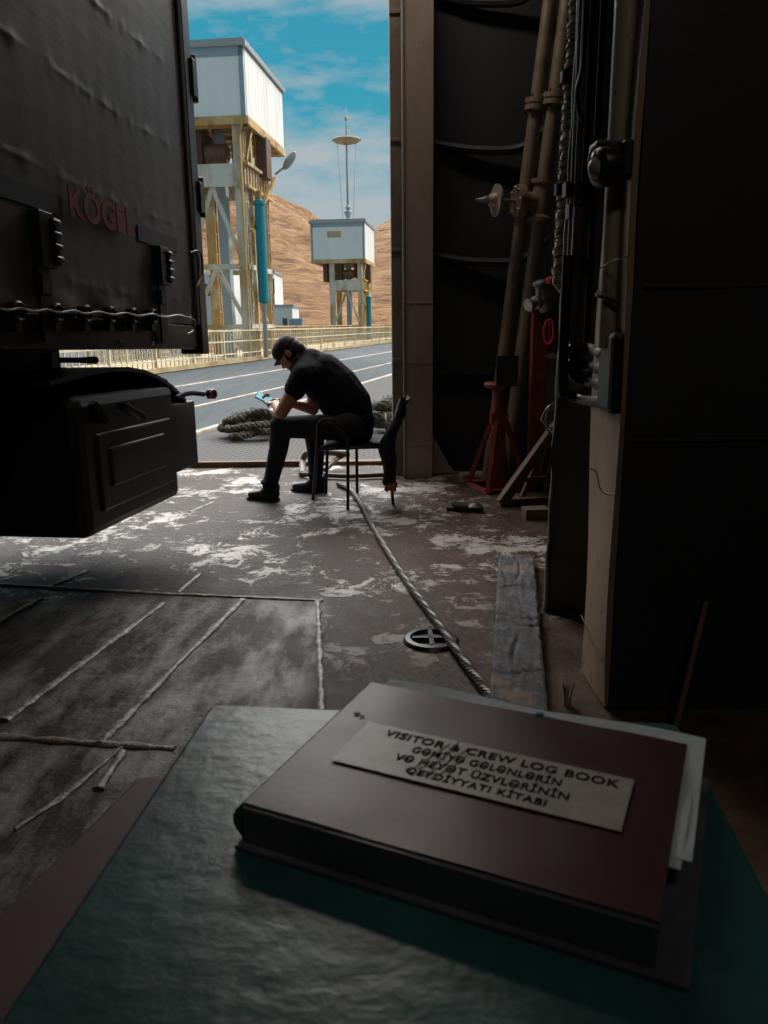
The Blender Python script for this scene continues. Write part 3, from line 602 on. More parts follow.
# buildings beyond
def building(px0, px1, pytop, Y, depth, label, win):
    a = aY(px0, 330, Y); b = aY(px1, 330, Y); zt = aY((px0+px1)/2, pytop, Y).z
    t = thing('building', ((a.x+b.x)/2, Y, -0.02), label, 'building')
    MB().bb(a.x, b.x, Y, Y+depth, -.02, zt).build('wall', M['build'], t)
    MB().bb(a.x-.15, b.x+.15, Y-.15, Y+depth+.15, zt, zt+.25).build('roof', M['silver'], t)
    for (wx, wy, ww, wh) in win:
        c = aY(wx, wy, Y); MB().box((c.x, Y-.02, c.z), (ww, .08, wh)).build('window', M['glass'], t)
    return t
building(268, 276, 273, 92, 8, 'narrow tall white building right of the big tower', [(273, 286, .35, 1.6), (273, 300, .35, 1.6)])
building(273, 293, 307, 88, 7, 'low white flat-roofed building between the two towers', [(285, 322, .5, .8)])
building(196, 232, 268, 84, 9, 'white building seen through the big tower legs', [(205, 290, 1.0, 1.2), (218, 290, 1.0, 1.2)])
cbx = aY(296, 330, 62); t = thing('equipment_cabinet', (cbx.x, 62, -0.02), 'small grey-green equipment cabinet behind the railing between the towers', 'cabinet')
MB().bb(cbx.x-.5, cbx.x+.5, 62, 62.9, -.02, 1.75).build('body', M['greytrim'], t, bevel=.03); MB().bb(cbx.x-.55, cbx.x+.55, 61.95, 62.95, 1.75, 1.83).build('lid', M['whitegrey'], t)

# ================================================================== TRAILER
K0, KD, KZ = -1.67, 0.12, -0.03
tdir = Vector((KD, 1, KZ)).normalized(); tn = Vector((1, -KD, 0)).normalized()   # outward normal (towards +X)
def tp(x, y, off=0.0):          # pixel -> point on the trailer's flank
    d = ray(x, y); o = Vector((0, 0, H)); n = tn
    p0 = Vector((K0, 0, 0)); k = (p0-o).dot(n)/d.dot(n); return o + d*k + n*off
YE = tp(205, 345).y
def tq(Y, z, off=0.0): return Vector((K0+KD*Y, Y, z+KZ*(Y-YE))) + tn*off
zbot = tp(205, 349).z
tr = thing('semi_trailer', (K0+KD*0-1.2, 0.5, 0), 'dark curtain-sided semi trailer with KÖGEL lettering, filling the left', 'trailer')
YF = -4.5; ZT = 4.0
ye = YE-0.13
def crt(u, v):
    Y = YF+(ye-YF)*u; z = zbot+.14+(ZT-.2-zbot-.14)*v
    # soft quilting of the curtain: horizontal ribs and upright creases
    q = .004*mn.noise(Vector((Y*1.5, z*1.2, 0))) + .0004*math.sin(Y*2*PI/.17)
    sm = (z+.02*math.sin(Y*2))%.40; q += .0035*math.exp(-((sm-.2)/.010)**2)*(.5+.5*math.sin(Y*23+2*math.sin(Y*7))) + .004*math.exp(-((sm-.2)/.035)**2)*max(0, math.sin(Y*37+3*math.sin(Y*5)))**3
    q += .010*math.exp(-((z-zbot-.17)/.05)**2)*math.sin(Y*14)
    return tq(Y, z, q*(1-abs(2*u-1)**20))
cu = MB(); cu.grid(crt, 420, 240, thick=-tn*0.02); cu_o = cu.build('curtain', M['curtain'], tr)
# body (inside volume), slightly behind curtain
wid = 2.5
def slab(mb, Y0, Y1, z0, z1, o0, o1):
    mb.hexa([tq(Y0,z0,o0), tq(Y0,z0,o1), tq(Y1,z0,o1), tq(Y1,z0,o0), tq(Y0,z1,o0), tq(Y0,z1,o1), tq(Y1,z1,o1), tq(Y1,z1,o0)]); return mb
slab(MB(), YF, YE-.02, zbot+.16, ZT-.05, -wid, -.06).build('body', M['black'], tr)
rv = slab(MB(), YF, YE, zbot, zbot+.135, -wid, .0).build('floor_rail', M['blackmetal'], tr, bevel=.008)
slab(MB(), YF, YE, ZT-.2, ZT, -wid, .01).build('roof_rail', M['blackmetal'], tr)
slab(MB(), YE-.10, YE+.02, zbot-.03, ZT, -.12, .02).build('rear_post', M['blackmetal'], tr, bevel=.01)
slab(MB(), YE+.0, YE+.05, zbot+.02, ZT, -wid, -.02).build('rear_door', M['curtain'], tr)
MB().tube([tq(ye+.01, zbot+.14+(ZT-.3-zbot)*k/12, .012) for k in range(13)], .011, 8).build('curtain_pole', M['silver'], tr)
for (y0, y1) in ((70, 105), (184, 214)):
    za, zc = tp(200, y1).z, tp(200, y0).z
    hg = slab(MB(), YE-.01, YE+.05, za, zc, -.02, .035); hg.cyl(tq(YE+.05, za-.02, .015), tq(YE+.05, zc+.03, .015), .022, 10)
    hg.build('door_hinge', M['plastic'], tr, bevel=.006)
# grey stripe either side of the letters
def strip(xa, xb, ya_top, ya_bot, yb_top, yb_bot, name, mt, off):
    a, b_, c, d = tp(xa, ya_bot, off), tp(xb, yb_bot, off), tp(xb, yb_top, off), tp(xa, ya_top, off)
    s_ = MB(); s_.grid(lambda u, v: (a.lerp(b_, u)).lerp(d.lerp(c, u), v), 10, 2, thick=-tn*.006); return s_.build(name, mt, tr)
bt = tp(60, 197).z; bb2 = tp(66, 213).z
zA, zB = tp(0, 175).z, tp(0, 197).z
def zstrip(xa, xb):
    Ya, Yb = tp(xa, 200).y, tp(xb, 230).y; zt0 = zA-KZ*(tp(0, 186).y-YE); zb0 = zB-KZ*(tp(0, 186).y-YE)
    s_ = MB(); s_.grid(lambda u, v: tq(Ya+(Yb-Ya)*u, zb0+(zt0-zb0)*v, .0075), 10, 2, thick=-tn*.004); s_.build('stripe', M['band'], tr)
zstrip(-300, 63); zstrip(134, 175)
# lettering
def textmesh(s, size=1.0, bold=0.0):
    c = bpy.data.curves.new('t', 'FONT'); c.body = s; c.size = size; c.extrude = 0.0; c.offset = bold; c.space_character = 1.10
    o = bpy.data.objects.new('t', c); C.objects.link(o); bpy.context.view_layer.update()
    me = bpy.data.meshes.new_from_object(o.evaluated_get(bpy.context.evaluated_depsgraph_get()))
    bpy.data.objects.remove(o); bpy.data.curves.remove(c); return me
def place_text(s, name, mt, parent, o, ux, uy, width, height, nz, bold=0.03, thick=.002):
    me = textmesh(s, 1.0, bold); xs = [v.co.x for v in me.vertices]; ys = [v.co.y for v in me.vertices]
    x0, x1 = min(xs), max(xs); y0, y1 = min(ys), max(ys)
    if 'Ö' in s or 'İ' in s:
        pass
    for v in me.vertices:
        a = (v.co.x-x0)/(x1-x0)*width; b = (v.co.y-y0)/(y1-y0)*height; v.co = o + ux*a + uy*b + nz*(thick)
    me.materials.clear(); me.materials.append(mt); me.polygons.foreach_set('use_smooth', [False]*len(me.polygons)); me.update()
    ob = bpy.data.objects.new(name, me); C.objects.link(ob)
    so = ob.modifiers.new('s', 'SOLIDIFY'); so.thickness = thick; so.offset = -1
    ob.parent = parent; ob.matrix_parent_inverse = parent_inv(parent); return ob
la = tp(66, 217); lb = tp(131, 235); lt = tp(64, 186)
LY0, LY1 = la.y, lb.y
uxv = tq(LY1, 0)-tq(LY0, 0); lw = uxv.length
place_text('KÖGEL', 'lettering', M['letters'], tr, tq(LY0, 0, .017)*1 + Vector((0, 0, la.z-KZ*(LY0-YE))), uxv.normalized(), Vector((0, 0, 1)), lw, (lt.z-la.z)*1.27, tn, .034, .004)
# ratchet buckles with strap
def buckle(x, yt, yb, nm='curtain_buckle'):
    a = tp(x, yt, .02); b = tp(x, yb, .02); c = (a+b)/2; L = (a.z-b.z)
    Rm = Matrix((tdir, tn, Vector((0, 0, 1)))).transposed()
    k = MB(); k.box(c, (.10, .05, L), Rm); k.box(c+tdir*.06, (.03, .07, L*.85), Rm)
    for q in range(4): k.cyl(c+tdir*.03+Vector((0,0,L*(.35-.22*q)))+tn*.03, c+tdir*.085+Vector((0,0,L*(.35-.22*q)))+tn*.03, .012, 8)
    o = k.build(nm, M['plastic'], tr, bevel=.006)
    s_ = MB(); zl = zbot+.03+KZ*(c.y-YE); p = Vector((b.x, b.y, b.z)); e_ = Vector((p.x, p.y, zl))
    s_.bar(p, e_, .085, .012, tn); s_.box(p+Vector((0,0,-.06)), (.07, .03, .07), Rm); s_.build('strap', M['black'], o)
buckle(37, 212, 268); buckle(157, 247, 285)
# eyelets and hooks with the customs cable
cab = []
for k, x in enumerate((8, 48, 78, 103, 126, 146)):
    y = 310+ (x/160)*7 - 2; p = tp(x, y, .02)
    Rm = Matrix((tdir, tn, Vector((0, 0, 1)))).transposed()
    hk = MB(); hk.box(p+Vector((0,0,-.03)), (.035, .03, .10), Rm); hk.tube([p+tdir*(.035*math.cos(a*PI/5))+Vector((0,0,-.01+.03*math.sin(a*PI/5)))+tn*.02 for a in range(10)], .008, 6, closed=True)
    hk.build('eyelet_hook', M['plastic'], tr)
for k in range(40):
    x = -40+k*5.6; y = 309.6+.04*x + 1.2*math.sin(k*1.3); cab.append(tp(x, y, .05))
cab += [tp(186, 320, .05), tp(188, 330, .04), tp(180, 334, .04)]
MB().tube(bez(cab, 2), .0045, 6).build('customs_cable', M['steel'], tr)
lo = [tp(187, 253, .02), tp(193, 251, .03), tp(197, 258, .03), tp(197, 275, .03), tp(191, 290, .03), tp(190, 315, .02)]
MB().tube(bez(lo, 4), .006, 6).build('pole_cord', M['black'], tr)
for (x, y) in ((121, 342), (152, 343.5), (161, 341.5)):
    p = tp(x, y, .0); MB().lathe([(.010, 0), (.010, .006), (.005, .010)], p, tn, 10).build('rail_rivet', M['silver'], tr)
# underneath: chassis beam, mudguard, storage box, marker lamp
def zl(z, Y): return z
ub = MB(); slab(ub, YF, 3.72, .62, zbot, -wid+.3, -.30)
ub.build('chassis', M['black'], tr)
zb0_ = az(90, 540, 0); 
def bx(x, y): return tp(x, y)
c_bl = tp(90, 537); c_tl = tp(95, 386); c_tr = tp(174, 392); c_br = tp(173, 503)
Yb0, Yb1 = c_bl.y, c_tr.y
sb = MB()
def rbox(Y0, Y1, z0, z1, o0, o1, zz=0.0):
    m_ = MB(); m_.hexa([tq(Y0,z0,o0), tq(Y0,z0,o1), tq(Y1,z0,o1), tq(Y1,z0,o0), tq(Y0,z1,o0), tq(Y0,z1,o1), tq(Y1,z1,o1), tq(Y1,z1,o0)]); return m_
def fz(p): return p.z-KZ*(p.y-YE)
zlo, zhi = (fz(c_bl)+fz(c_br))/2, (fz(c_tl)+fz(c_tr))/2
bo = rbox(Yb0, Yb1, zlo, zhi, -1.9, -.0).build('storage_box', M['plastic'], tr, bevel=.045)
ld = rbox(Yb0+.13, Yb1-.10, zlo+.10, zhi-.17, -.01, .014).build('box_lid', M['plastic'], bo, bevel=.02)
rbox(Yb0+.22, Yb1-.22, zlo+.2, zhi-.24, .0, .024).build('lid_panel', M['plastic'], ld, bevel=.012)
MB().bar(tq(Yb0+.35, zhi-.06, .03), tq(Yb0+.52, zhi-.13, .05), .05, .03).build('lid_latch', M['plastic'], bo, bevel=.006); lt_ = MB()
lt_.bar(tq(Yb0+.12, zhi-.03, .0), tq(Yb0+.16, zhi-.12, .03), .09, .03); lt_.build('lid_latch', M['plastic'], bo, bevel=.006)
mg = []
for k in range(9): a = k/8; mg.append((Yb0-.15+a*(Yb1-Yb0+.38), zhi+.07+.05*math.sin(a*PI)-.16*a**4))
mm_ = MB(); 
for k in range(8):
    (ya, za), (yb, zb_) = mg[k], mg[k+1]; mm_.hexa([tq(ya,za-.02,-.75), tq(ya,za-.02,-.02), tq(yb,zb_-.02,-.02), tq(yb,zb_-.02,-.75), tq(ya,za,-.75), tq(ya,za,-.02), tq(yb,zb_,-.02), tq(yb,zb_,-.75)])
mm_.build('mudguard', M['plastic'], tr)
c1 = tp(178, 388); c2 = tp(199, 470); 
slab(MB(), tp(176, 430).y, tp(200, 430).y, fz(tp(188, 470)), fz(tp(188, 402)), -1.2, -.02).build('rear_underrun', M['plastic'], tr, bevel=.012)
rbox(tp(171, 430).y, tp(183, 430).y, fz(tp(176, 468)), fz(tp(176, 378)), -1.15, -.05).build('mudflap_bracket', M['plastic'], tr, bevel=.03)
ml = MB().tube(bez([tp(176, 398, 0), tp(184, 393, .03), tp(194, 394, .06)], 4), .016, 8); mlo = ml.build('marker_lamp_arm', M['black'], tr)
q = tp(198, 394, .07); MB().lathe([(.018, 0), (.03, .01), (.03, .055), (.02, .06)], q-Vector((.02,0,0)), (1, .2, 0), 14).build('marker_lamp', M['plastic'], mlo)
MB().lathe([(.02, 0), (.026, .006), (.026, .012)], q+Vector((.022, -.01, 0)), (.7, -.7, 0), 14).build('lamp_lens', M['amber'], mlo)
gl = MB().tube([tp(66, 360, -.1), tp(100, 360, -.1), tp(116, 360, -.1)], .015, 8, rs=[.012, .012, .018]); gl.box(tp(72, 360, -.1), (.05, .06, .06)); gl.build('crank_handle', M['black'], tr)
# wheels and front support so the trailer stands on the deck
for Y in (0.6, 1.9):
    for off in (-.42, -2.1):
        c = tq(Y, 0, off); wz = .50
        wl = MB().lathe([(.30, -.14), (.47, -.15), (.50, -.11), (.50, .11), (.47, .15), (.30, .14)], Vector((c.x, c.y, wz)), tn, 32).build('wheel', M['black'], tr)
        MB().lathe([(.29, -.10), (.29, .10), (.12, .13), (.12, .16)], Vector((c.x, c.y, wz)), tn, 24).build('wheel_rim', M['blackmetal'], wl)
lg = MB()
for off in (-.5, -2.0): lg.bb(tq(-3.6, 0, off).x-.06, tq(-3.6, 0, off).x+.06, -3.66, -3.54, 0, 1.1)
lg.build('landing_leg', M['blackmetal'], tr)

# ================================================================== RECESS: pipes and fire gear
def clampring(a, b, t_, r, h=.03):
    p = a.lerp(b, t_); d = (b-a).normalized(); return p, d
A0, A1 = aY(490, 462, 6.25), aY(558, -60, 6.25)
B0, B1 = aY(508, 462, 6.2), aY(575.5, -60, 6.2)
def pipe(name, p0, p1, r, label, mat_, flanges, nbolt=6):
    t = thing(name, p0, label, 'pipe')
    d = (p1-p0).normalized(); q0 = p0 - d*((p0.z-0.0)/d.z)*0.98
    MB().tube([q0, p1+d*.3], r, 20).build('pipe_run', mat_, t)
    for f in flanges:
        s = (aY(0, f, p0.y).z-p0.z)/d.z; c = p0+d*s
        fo = MB().lathe([(r*1.0, -.045), (r*1.65, -.04), (r*1.65, -.006), (r*1.5, -.004), (r*1.5, .004), (r*1.65, .006), (r*1.65, .04), (r, .045)], c, d, 24).build('flange', mat_, t)
        u = d.orthogonal().normalized(); v = d.cross(u); bt_ = MB()
        for k in range(nbolt):
            a = 2*PI*k/nbolt; p = c+(u*math.cos(a)+v*math.sin(a))*r*1.35; bt_.cyl(p-d*.06, p+d*.06, .009, 6)
        bt_.build('bolts', M['blackmetal'], fo)
    return t, d
tA, dA = pipe('leaning_pipe', A0, A1, .052, 'left one of two leaning beige pipes in the dark recess', M['pipe'], [112])
tB, dB = pipe('leaning_pipe', B0, B1, .056, 'right one of two leaning beige pipes, carrying the flanged valve', M['pipe'], [107])
# valve on pipe B
def onB(y): s = (aY(0, y, 6.2).z-B0.z)/dB.z; return B0+dB*s
vc = onB(208) - Vector((0, .0, 0))
vt = thing('hydrant_valve', vc, 'flanged iron valve with handwheel pointing left on the right leaning pipe', 'valve')
lf = Vector((-1, -.22, 0)).normalized()
MB().lathe([(.062, -.15), (.095, -.15), (.095, -.12), (.075, -.10), (.085, 0), (.075, .10), (.095, .12), (.095, .15), (.062, .15)], vc, dB, 24).build('valve_body', M['pipe'], vt)
MB().lathe([(.065, .04), (.065, .15), (.115, .152), (.115, .175), (.10, .177), (.115, .18), (.115, .205), (.05, .21)], vc, lf, 24).build('bonnet_flange', M['pipe'], vt)
bt_ = MB(); u = lf.orthogonal().normalized(); v = lf.cross(u)
for k in range(8):
    p = vc+lf*.178+(u*math.cos(k*PI/4)+v*math.sin(k*PI/4))*.095; bt_.cyl(p-lf*.045, p+lf*.045, .009, 6)
bt_.build('bolts', M['steel'], vt)
hw = vc+lf*.36
MB().cyl(vc+lf*.16, vc+lf*.52, .014, 12).build('spindle', M['steel'], vt)
MB().lathe([(.03, -.012), (.115, -.012), (.115, .006), (.06, .01), (.045, .05), (.03, .06)], hw, lf, 24).build('handwheel', M['duct'], vt)
MB().lathe([(.03, 0), (.033, .02), (.02, .05), (.012, .1)], hw+lf*.06, lf, 12).build('spindle_nut', M['steel'], vt)
# wrapped pipe
w0, w1 = aY(557, 282, 4.7), aY(577, -40, 4.7)
wt = thing('wrapped_pipe', w0, 'cloth-wrapped stained pipe running up beside the column rim', 'pipe')
pts = []; rr = []
for k in range(121):
    t_ = k/120; p = w0.lerp(w1, t_); pts.append(p+Vector((.004*math.sin(k*.9), 0, 0))); rr.append(.027+.004*math.sin(k*1.7)+.003*math.sin(k*.61))
MB().tube([w0+Vector((.66, .1, -.10)), w0+Vector((.10, .02, -.07)), w0+Vector((.03, .0, -.04))] + pts, .027, 14, rs=[.026]*3+rr).build('wrapping', M['wrap'], wt)
d = (w1-w0); sp_ = MB(); sp_.tube([w0+d*(k/400)+Vector((.034*math.cos(k*.5), .034*math.sin(k*.5), 0)) for k in range(401)], .0045, 5)
sp_.build('binding', M['rope'], wt)
for y in (78, 190):
    c = aY(572 - y*.055, y, 4.7); MB().lathe([(.03, -.03), (.042, -.03), (.042, .03), (.03, .03)], c, d, 14).build('clamp', M['blackmetal'], wt)

# red standpipe channel and hydrant head
r0 = aY(535, 452, 5.9); zt = aY(535, 310, 5.9).z
rc = thing('fire_standpipe', (r0.x, 5.9, 0), 'tall dark red square standpipe with grey hydrant fittings at its top', 'standpipe')
st_ = MB(); st_.bb(r0.x-.055, r0.x+.055, 5.85, 5.95, 0, zt); st_.bb(r0.x-.065, r0.x+.065, 5.845, 5.955, zt-.02, zt+.01); st_.build('column', M['red'], rc, bevel=.006)
hc = aY(543, 298, 5.8)
hb = MB().lathe([(.03, -.10), (.05, -.09), (.05, -.02), (.06, 0), (.05, .03), (.035, .09), (.05, .10), (.05, .12), (.02, .13)], hc, (-.3, -.2, .9), 18).build('hydrant_body', M['steel'], rc)
MB().lathe([(.03, 0), (.048, .01), (.048, .05), (.03, .055), (.03, .09), (.045, .10), (.045, .12)], hc+Vector((-.02, 0, -.02)), (-.8, -.5, -.25), 16).build('outlet', M['steel'], hb)
MB().lathe([(.02, 0), (.055, .005), (.055, .04), (.03, .05)], aY(553, 284, 5.75), (0, -.2, 1), 16).build('cap', M['brightred'], hb)
hwl = aY(549, 332, 5.7); g = MB(); g.tube([hwl+Vector((.03*math.cos(a*PI/8), -.02*math.cos(a*PI/8), .085*math.sin(a*PI/8))) for a in range(16)], .011, 8, closed=True)
g.bar(hwl-Vector((0, 0, .085)), hwl+Vector((0, 0, .085)), .014, .014); g.build('handwheel', M['brightred'], rc)
g = MB(); g.bar(aY(528, 308, 5.8), aY(547, 302, 5.78), .04, .03); g.bar(aY(540, 308, 5.82), aY(552, 345, 5.8), .03, .03); g.build('lever', M['blackmetal'], rc)
# beige locker behind it
lk = aY(553, 352, 6.15)
lt2 = thing('wall_locker', (lk.x, 6.3, 0), 'low beige steel locker beside the red standpipe', 'cabinet')
MB().bb(lk.x-.09, lk.x+.28, 6.15, 6.5, 0, lk.z-.05).build('body', M['frame_dark'], lt2, bevel=.008); MB().bb(lk.x-.10, lk.x+.29, 6.13, 6.52, lk.z-.05, lk.z-.02).build('top', M['frame'], lt2)

# red jack stand
def jack():
    c = az(496, 487, 0); c = Vector((c.x, 5.95, 0))
    t = thing('jack_stand', c, 'red screw jack stand on splayed legs, below the leaning pipes', 'jack stand')
    z1 = aY(500, 412, 5.95).z; z2 = aY(500, 388, 5.95).z; z3 = aY(500, 380, 5.95).z
    MB().bb(c.x-.065, c.x+.065, 5.885, 6.015, z1-.09, z1).build('collar', M['red'], t, bevel=.006)
    MB().cyl((c.x, 5.95, z1-.2), (c.x, 5.95, z2), .055, 16).build('screw_column', M['red'], t)
    MB().lathe([(.05, 0), (.10, .015), (.11, .04), (.10, .055), (.03, .06)], (c.x-.01, 5.95, z2-.01), (0, 0, 1), 20).build('head', M['red'], t)
    for k in range(4):
        a = PI/4+k*PI/2+.35; f = Vector((c.x+.24*math.cos(a), 5.95+.24*math.sin(a), .012)); p = Vector((c.x+.05*math.cos(a), 5.95+.05*math.sin(a), z1-.05))
        l = MB(); l.bar(p, f, .035, .035); l.build('leg', M['red'], t)
    g = MB(); pts = [Vector((c.x+.24*math.cos(PI/4+k*PI/2+.35), 5.95+.24*math.sin(PI/4+k*PI/2+.35), .02)) for k in range(4)]
    for k in range(4): g.bar(pts[k], pts[(k+1) % 4], .03, .03)
    g.bb(c.x-.05, c.x+.05, 5.90, 6.0, .01, z1-.05); g.build('base_frame', M['red'], t)
    pl = aY(507, 371, 5.8); MB().box(pl, (.155, .04, .22)).build('bearing_plate', M['blackmetal'], t)
    MB().bar(pl+Vector((0, .02, -.02)), Vector((c.x, 5.95, z2+.01)), .03, .03).build('plate_bracket', M['blackmetal'], t)
jack()
# rusty trestle leaning to the right
tc_ = az(522, 500, 0)
tt = thing('rusty_trestle', tc_, 'rusty steel trestle with a diagonal beam, right of the jack stand', 'trestle')
a, b = az(501, 503, 0.03), aY(557, 425, 5.5)
MB().bar(a, b, .05, .07).build('diagonal_beam', M['rustpipe'], tt)
MB().bar(az(499, 503, .025), az(547, 500, .025), .06, .05).build('base_bar', M['rustpipe'], tt)
l = MB(); l.bar(az(522, 497, .03), aY(548, 437, 5.55), .03, .03); l.bar(aY(515, 480, 5.5), aY(545, 478, 5.5), .03, .03); l.build('brace', M['rustpipe'], tt)
MB().bar(az(538, 488, .02), aY(554, 425, 5.5), .04, .04).build('leg', M['redbrown'], tt)
rope_loop = MB()
for q in range(3): rope_loop.tube(bez([aY(541+q*3, 420+q*4, 5.3), aY(547, 408+q*3, 5.25), aY(556, 404+q*2, 5.3), aY(560, 418, 5.35), aY(551, 428+q*3, 5.3), aY(541+q*3, 420+q*4, 5.3)], 5), .006, 6)
tag(rope_loop.build('wire_coil', M['steel']), 'thin grey wire coil caught on the trestle top beside the column', 'wire')
bk = az(537, 520, 0)
o = MB().box((bk.x, bk.y+.06, .035), (.16, .12, .07), Matrix.Rotation(.1, 3, 'Z')).build('wood_block', M['frame_dark'], bevel=.006); tag(o, 'small pale wooden block lying on the deck under the trestle', 'block')
# dark shoe-like rag
sh = az(465, 511, 0); g = MB(); ol = []
for k in range(24):
    a = 2*PI*k/24; ol.append(Vector((sh.x+.125*math.cos(a), sh.y+(.045+.008*math.cos(a))*math.sin(a)-.02*math.cos(a), .002)))
g.prism(ol, (0, 0, .022)); 
g.grid(lambda u, v: Vector((sh.x-.085+.10*u, sh.y+.055*math.cos(PI*v)+.012, .018+.045*math.sin(PI*v)*(1-.25*u))), 6, 12, thick=(0, 0, .005))
g.grid(lambda u, v: Vector((sh.x+.02+.10*u, sh.y-.05+.09*v-.02*u, .03+.030*math.sin(PI*v)*math.sin(PI*u))), 6, 6, thick=(0, 0, .005))
tag(g.build('sandal', M['black']), 'worn black sandal lying on the deck by the door post', 'sandal')

# ================================================================== COLUMN: duct, cables, elbows, siren
d0, d1 = aY(603+11, 340, YN+.10), aY(633, -40, YN+.10)
xd = XW-.028
dt = thing('vertical_duct', (xd, YN+.12, 0), 'thick pale vertical duct strapped along the near column', 'pipe')
zd = aY(613, 338, YN+.12).z
MB().tube([(xd, YN+.12, zd-.03), (xd, YN+.12, 5)], .036, 18).build('duct_run', M['duct'], dt)
g = MB()
for z in (zd+.12, zd+.55, zd+1.0, zd+1.5):
    g.tube(bez([(xd+.01, YN+.06, z-.02), (xd-.03, YN+.085, z), (xd-.045, YN+.12, z+.01), (xd-.02, YN+.17, z+.03)], 4), .006, 6)
g.build('strap', M['blackmetal'], dt)
ct = thing('cable_run', (XR+.08, 3.22, 1.2), 'bundle of thin pipes and cables running up the column recess', 'cables')
zc = aY(566, 350, 3.2).z
for k, (px, r, mt) in enumerate(((580, .010, 'duct'), (585, .007, 'frame'), (591, .011, 'blackmetal'), (596, .007, 'frame_dark'), (601, .013, 'blackmetal'), (583, .006, 'frame'))):
    Yk = 3.18-.02*k; X = aY(px-13, 300, Yk).x
    MB().tube([(X, Yk, 1.05+.02*k), (X+.02, Yk, 5)], r, 10).build('cable', M[mt], ct)
MB().tube(bez([aY(586, -20, 3.0), aY(583, 60, 3.0), aY(577, 92, 2.98), aY(581, 118, 3.0), aY(590, 124, 3.02)], 5), .008, 8).build('loose_cable', M['black'], ct)
g = MB()
for (x, y) in ((582, 268), (574, 190), (577, 212)): c = aY(x, y, 3.12); g.box(c, (.075, .06, .07 if y > 250 else .05))
g.build('clamp', M['blackmetal'], ct)
# elbows into the wall
et = thing('elbow_pipes', (XW-.03, YN+.3, 1.0), 'stack of four dark pipes bending into the near column', 'pipe')
for k, (yy, xs) in enumerate(((350, 573), (366, 571), (381, 570), (398, 562))):
    Ya = 2.95-.02*k; a = aY(xs, yy, Ya)
    pts = bez([Vector((a.x, Ya, a.z+.5 if k in (0, 3) else a.z+.06)), Vector((a.x, Ya, a.z+.055)), Vector((a.x+.02, Ya-.02, a.z+.015)), Vector((a.x+.06, Ya-.08, a.z)), aY(603, yy+3, YN+.18), aY(618, yy+2, YN+.14)], 6)
    MB().tube(pts, .021 if k < 3 else .019, 12).build('elbow', M['blackmetal' if k else 'frame_dark'], et)
g = MB(); g.box(aY(611, 372, YN+.10), (.045, .16, .25)); g.build('junction_box', M['black'], et, bevel=.02)
# siren
sc_ = aY(612, 166, YN+.05)
s_t = thing('deck_siren', sc_, 'dark round siren lamp on a bracket high on the column', 'siren')
ax = Vector((-1, -.25, -.12)).normalized()
MB().lathe([(.02, -.02), (.052, .0), (.055, .045), (.048, .055), (.035, .06)], sc_+Vector((.0, -.02, -.005)), ax, 22).build('housing', M['blackmetal'], s_t)
MB().ell(sc_+ax*.045+Vector((0, -.02, -.005)), (.034, .034, .034)).build('lens', M['duct'], s_t)
g = MB(); g.box(aY(613, 152, YN+.07), (.12, .09, .05)); g.box(aY(626, 160, YN+.02), (.03, .05, .10)); g.build('bracket', M['black'], s_t, bevel=.008)
MB().tube(bez([aY(600, 146, YN+.05), aY(592, 150, YN+.03), aY(589, 162, YN+.03), aY(592, 176, YN+.04), aY(598, 178, YN+.05)], 5), .004, 6).build('lead', M['steel'], s_t)
# two wires across the lit flank
g = MB(); g.tube(bez([aY(588, 468, YN+.12), aY(596, 472, YN+.1), aY(601, 490, YN+.07), aY(612, 495, YN+.02)], 6), .003, 6); g.tube(bez([aY(600, 268, YN+.1), aY(612, 262, YN+.06), aY(628, 256, YN-.0)], 6), .003, 6)
g.tube([aY(581, 615, YN+.12), aY(606, 670, YN+.02)], .003, 6)
tag(g.build('stray_wire', M['steel']), 'thin wires strung across the lit flank of the near column', 'wire')

# ================================================================== DECK DETAILS
def weld(pts, r=.013, jag=.4, label='', z=.006):
    P = [az(*p) for p in pts]; out = []; rs = []
    for i in range(len(P)-1):
        n = max(4, int((P[i+1]-P[i]).length/.03))
        for k in range(n): out.append(P[i].lerp(P[i+1], k/n)+Vector((random.uniform(-.002, .002), 0, z))); rs.append(r*(1+random.uniform(-jag, jag)))
    out.append(P[-1]+Vector((0, 0, z))); rs.append(r)
    g = MB().tube([Vector((p.x, p.y, 0)) for p in out], r, 8, rs=rs)
    for v in g.bm.verts: v.co.z = v.co.z*.45+.003
    o = g.build('deck_bar', M['weld']); struct(o); return o
for pts, r in ([(-60, 580), (0, 585), (160, 594), (323, 601)], .012), ([(318, 601), (322, 712)], .013), ([(-60, 732), (0, 737), (90, 744), (175, 749)], .014), \
              ([(5, 721), (80, 665), (163, 604)], .016), ([(100, 745), (180, 662), (243, 600)], .016), ([(-30, 640), (0, 622), (42, 598)], .013), \
              ([(55, 585), (88, 571)], .01), ([(178, 593), (200, 574)], .011), ([(15, 830), (60, 800), (122, 748)], .010), ([(98, 790), (122, 752)], .016), ([(190, 512), (214, 502)], .008):
    weld(pts, r)
# lashing pot
pc = az(431, 641, 0)
lp = thing('lashing_pot', pc, 'round dished lashing pot set in the deck beside the wire rope', 'lashing pot')
MB().lathe([(.03, .001), (.075, .002), (.085, .018), (.105, .016), (.115, .002)], pc, (0, 0, 1), 28).build('rim', M['blackmetal'], lp)
g = MB(); g.bar(pc+Vector((-.075, 0, .012)), pc+Vector((.075, 0, .012)), .018, .014); g.bar(pc+Vector((0, -.075, .012)), pc+Vector((0, .075, .012)), .018, .014); g.build('cross_bar', M['blackmetal'], lp)
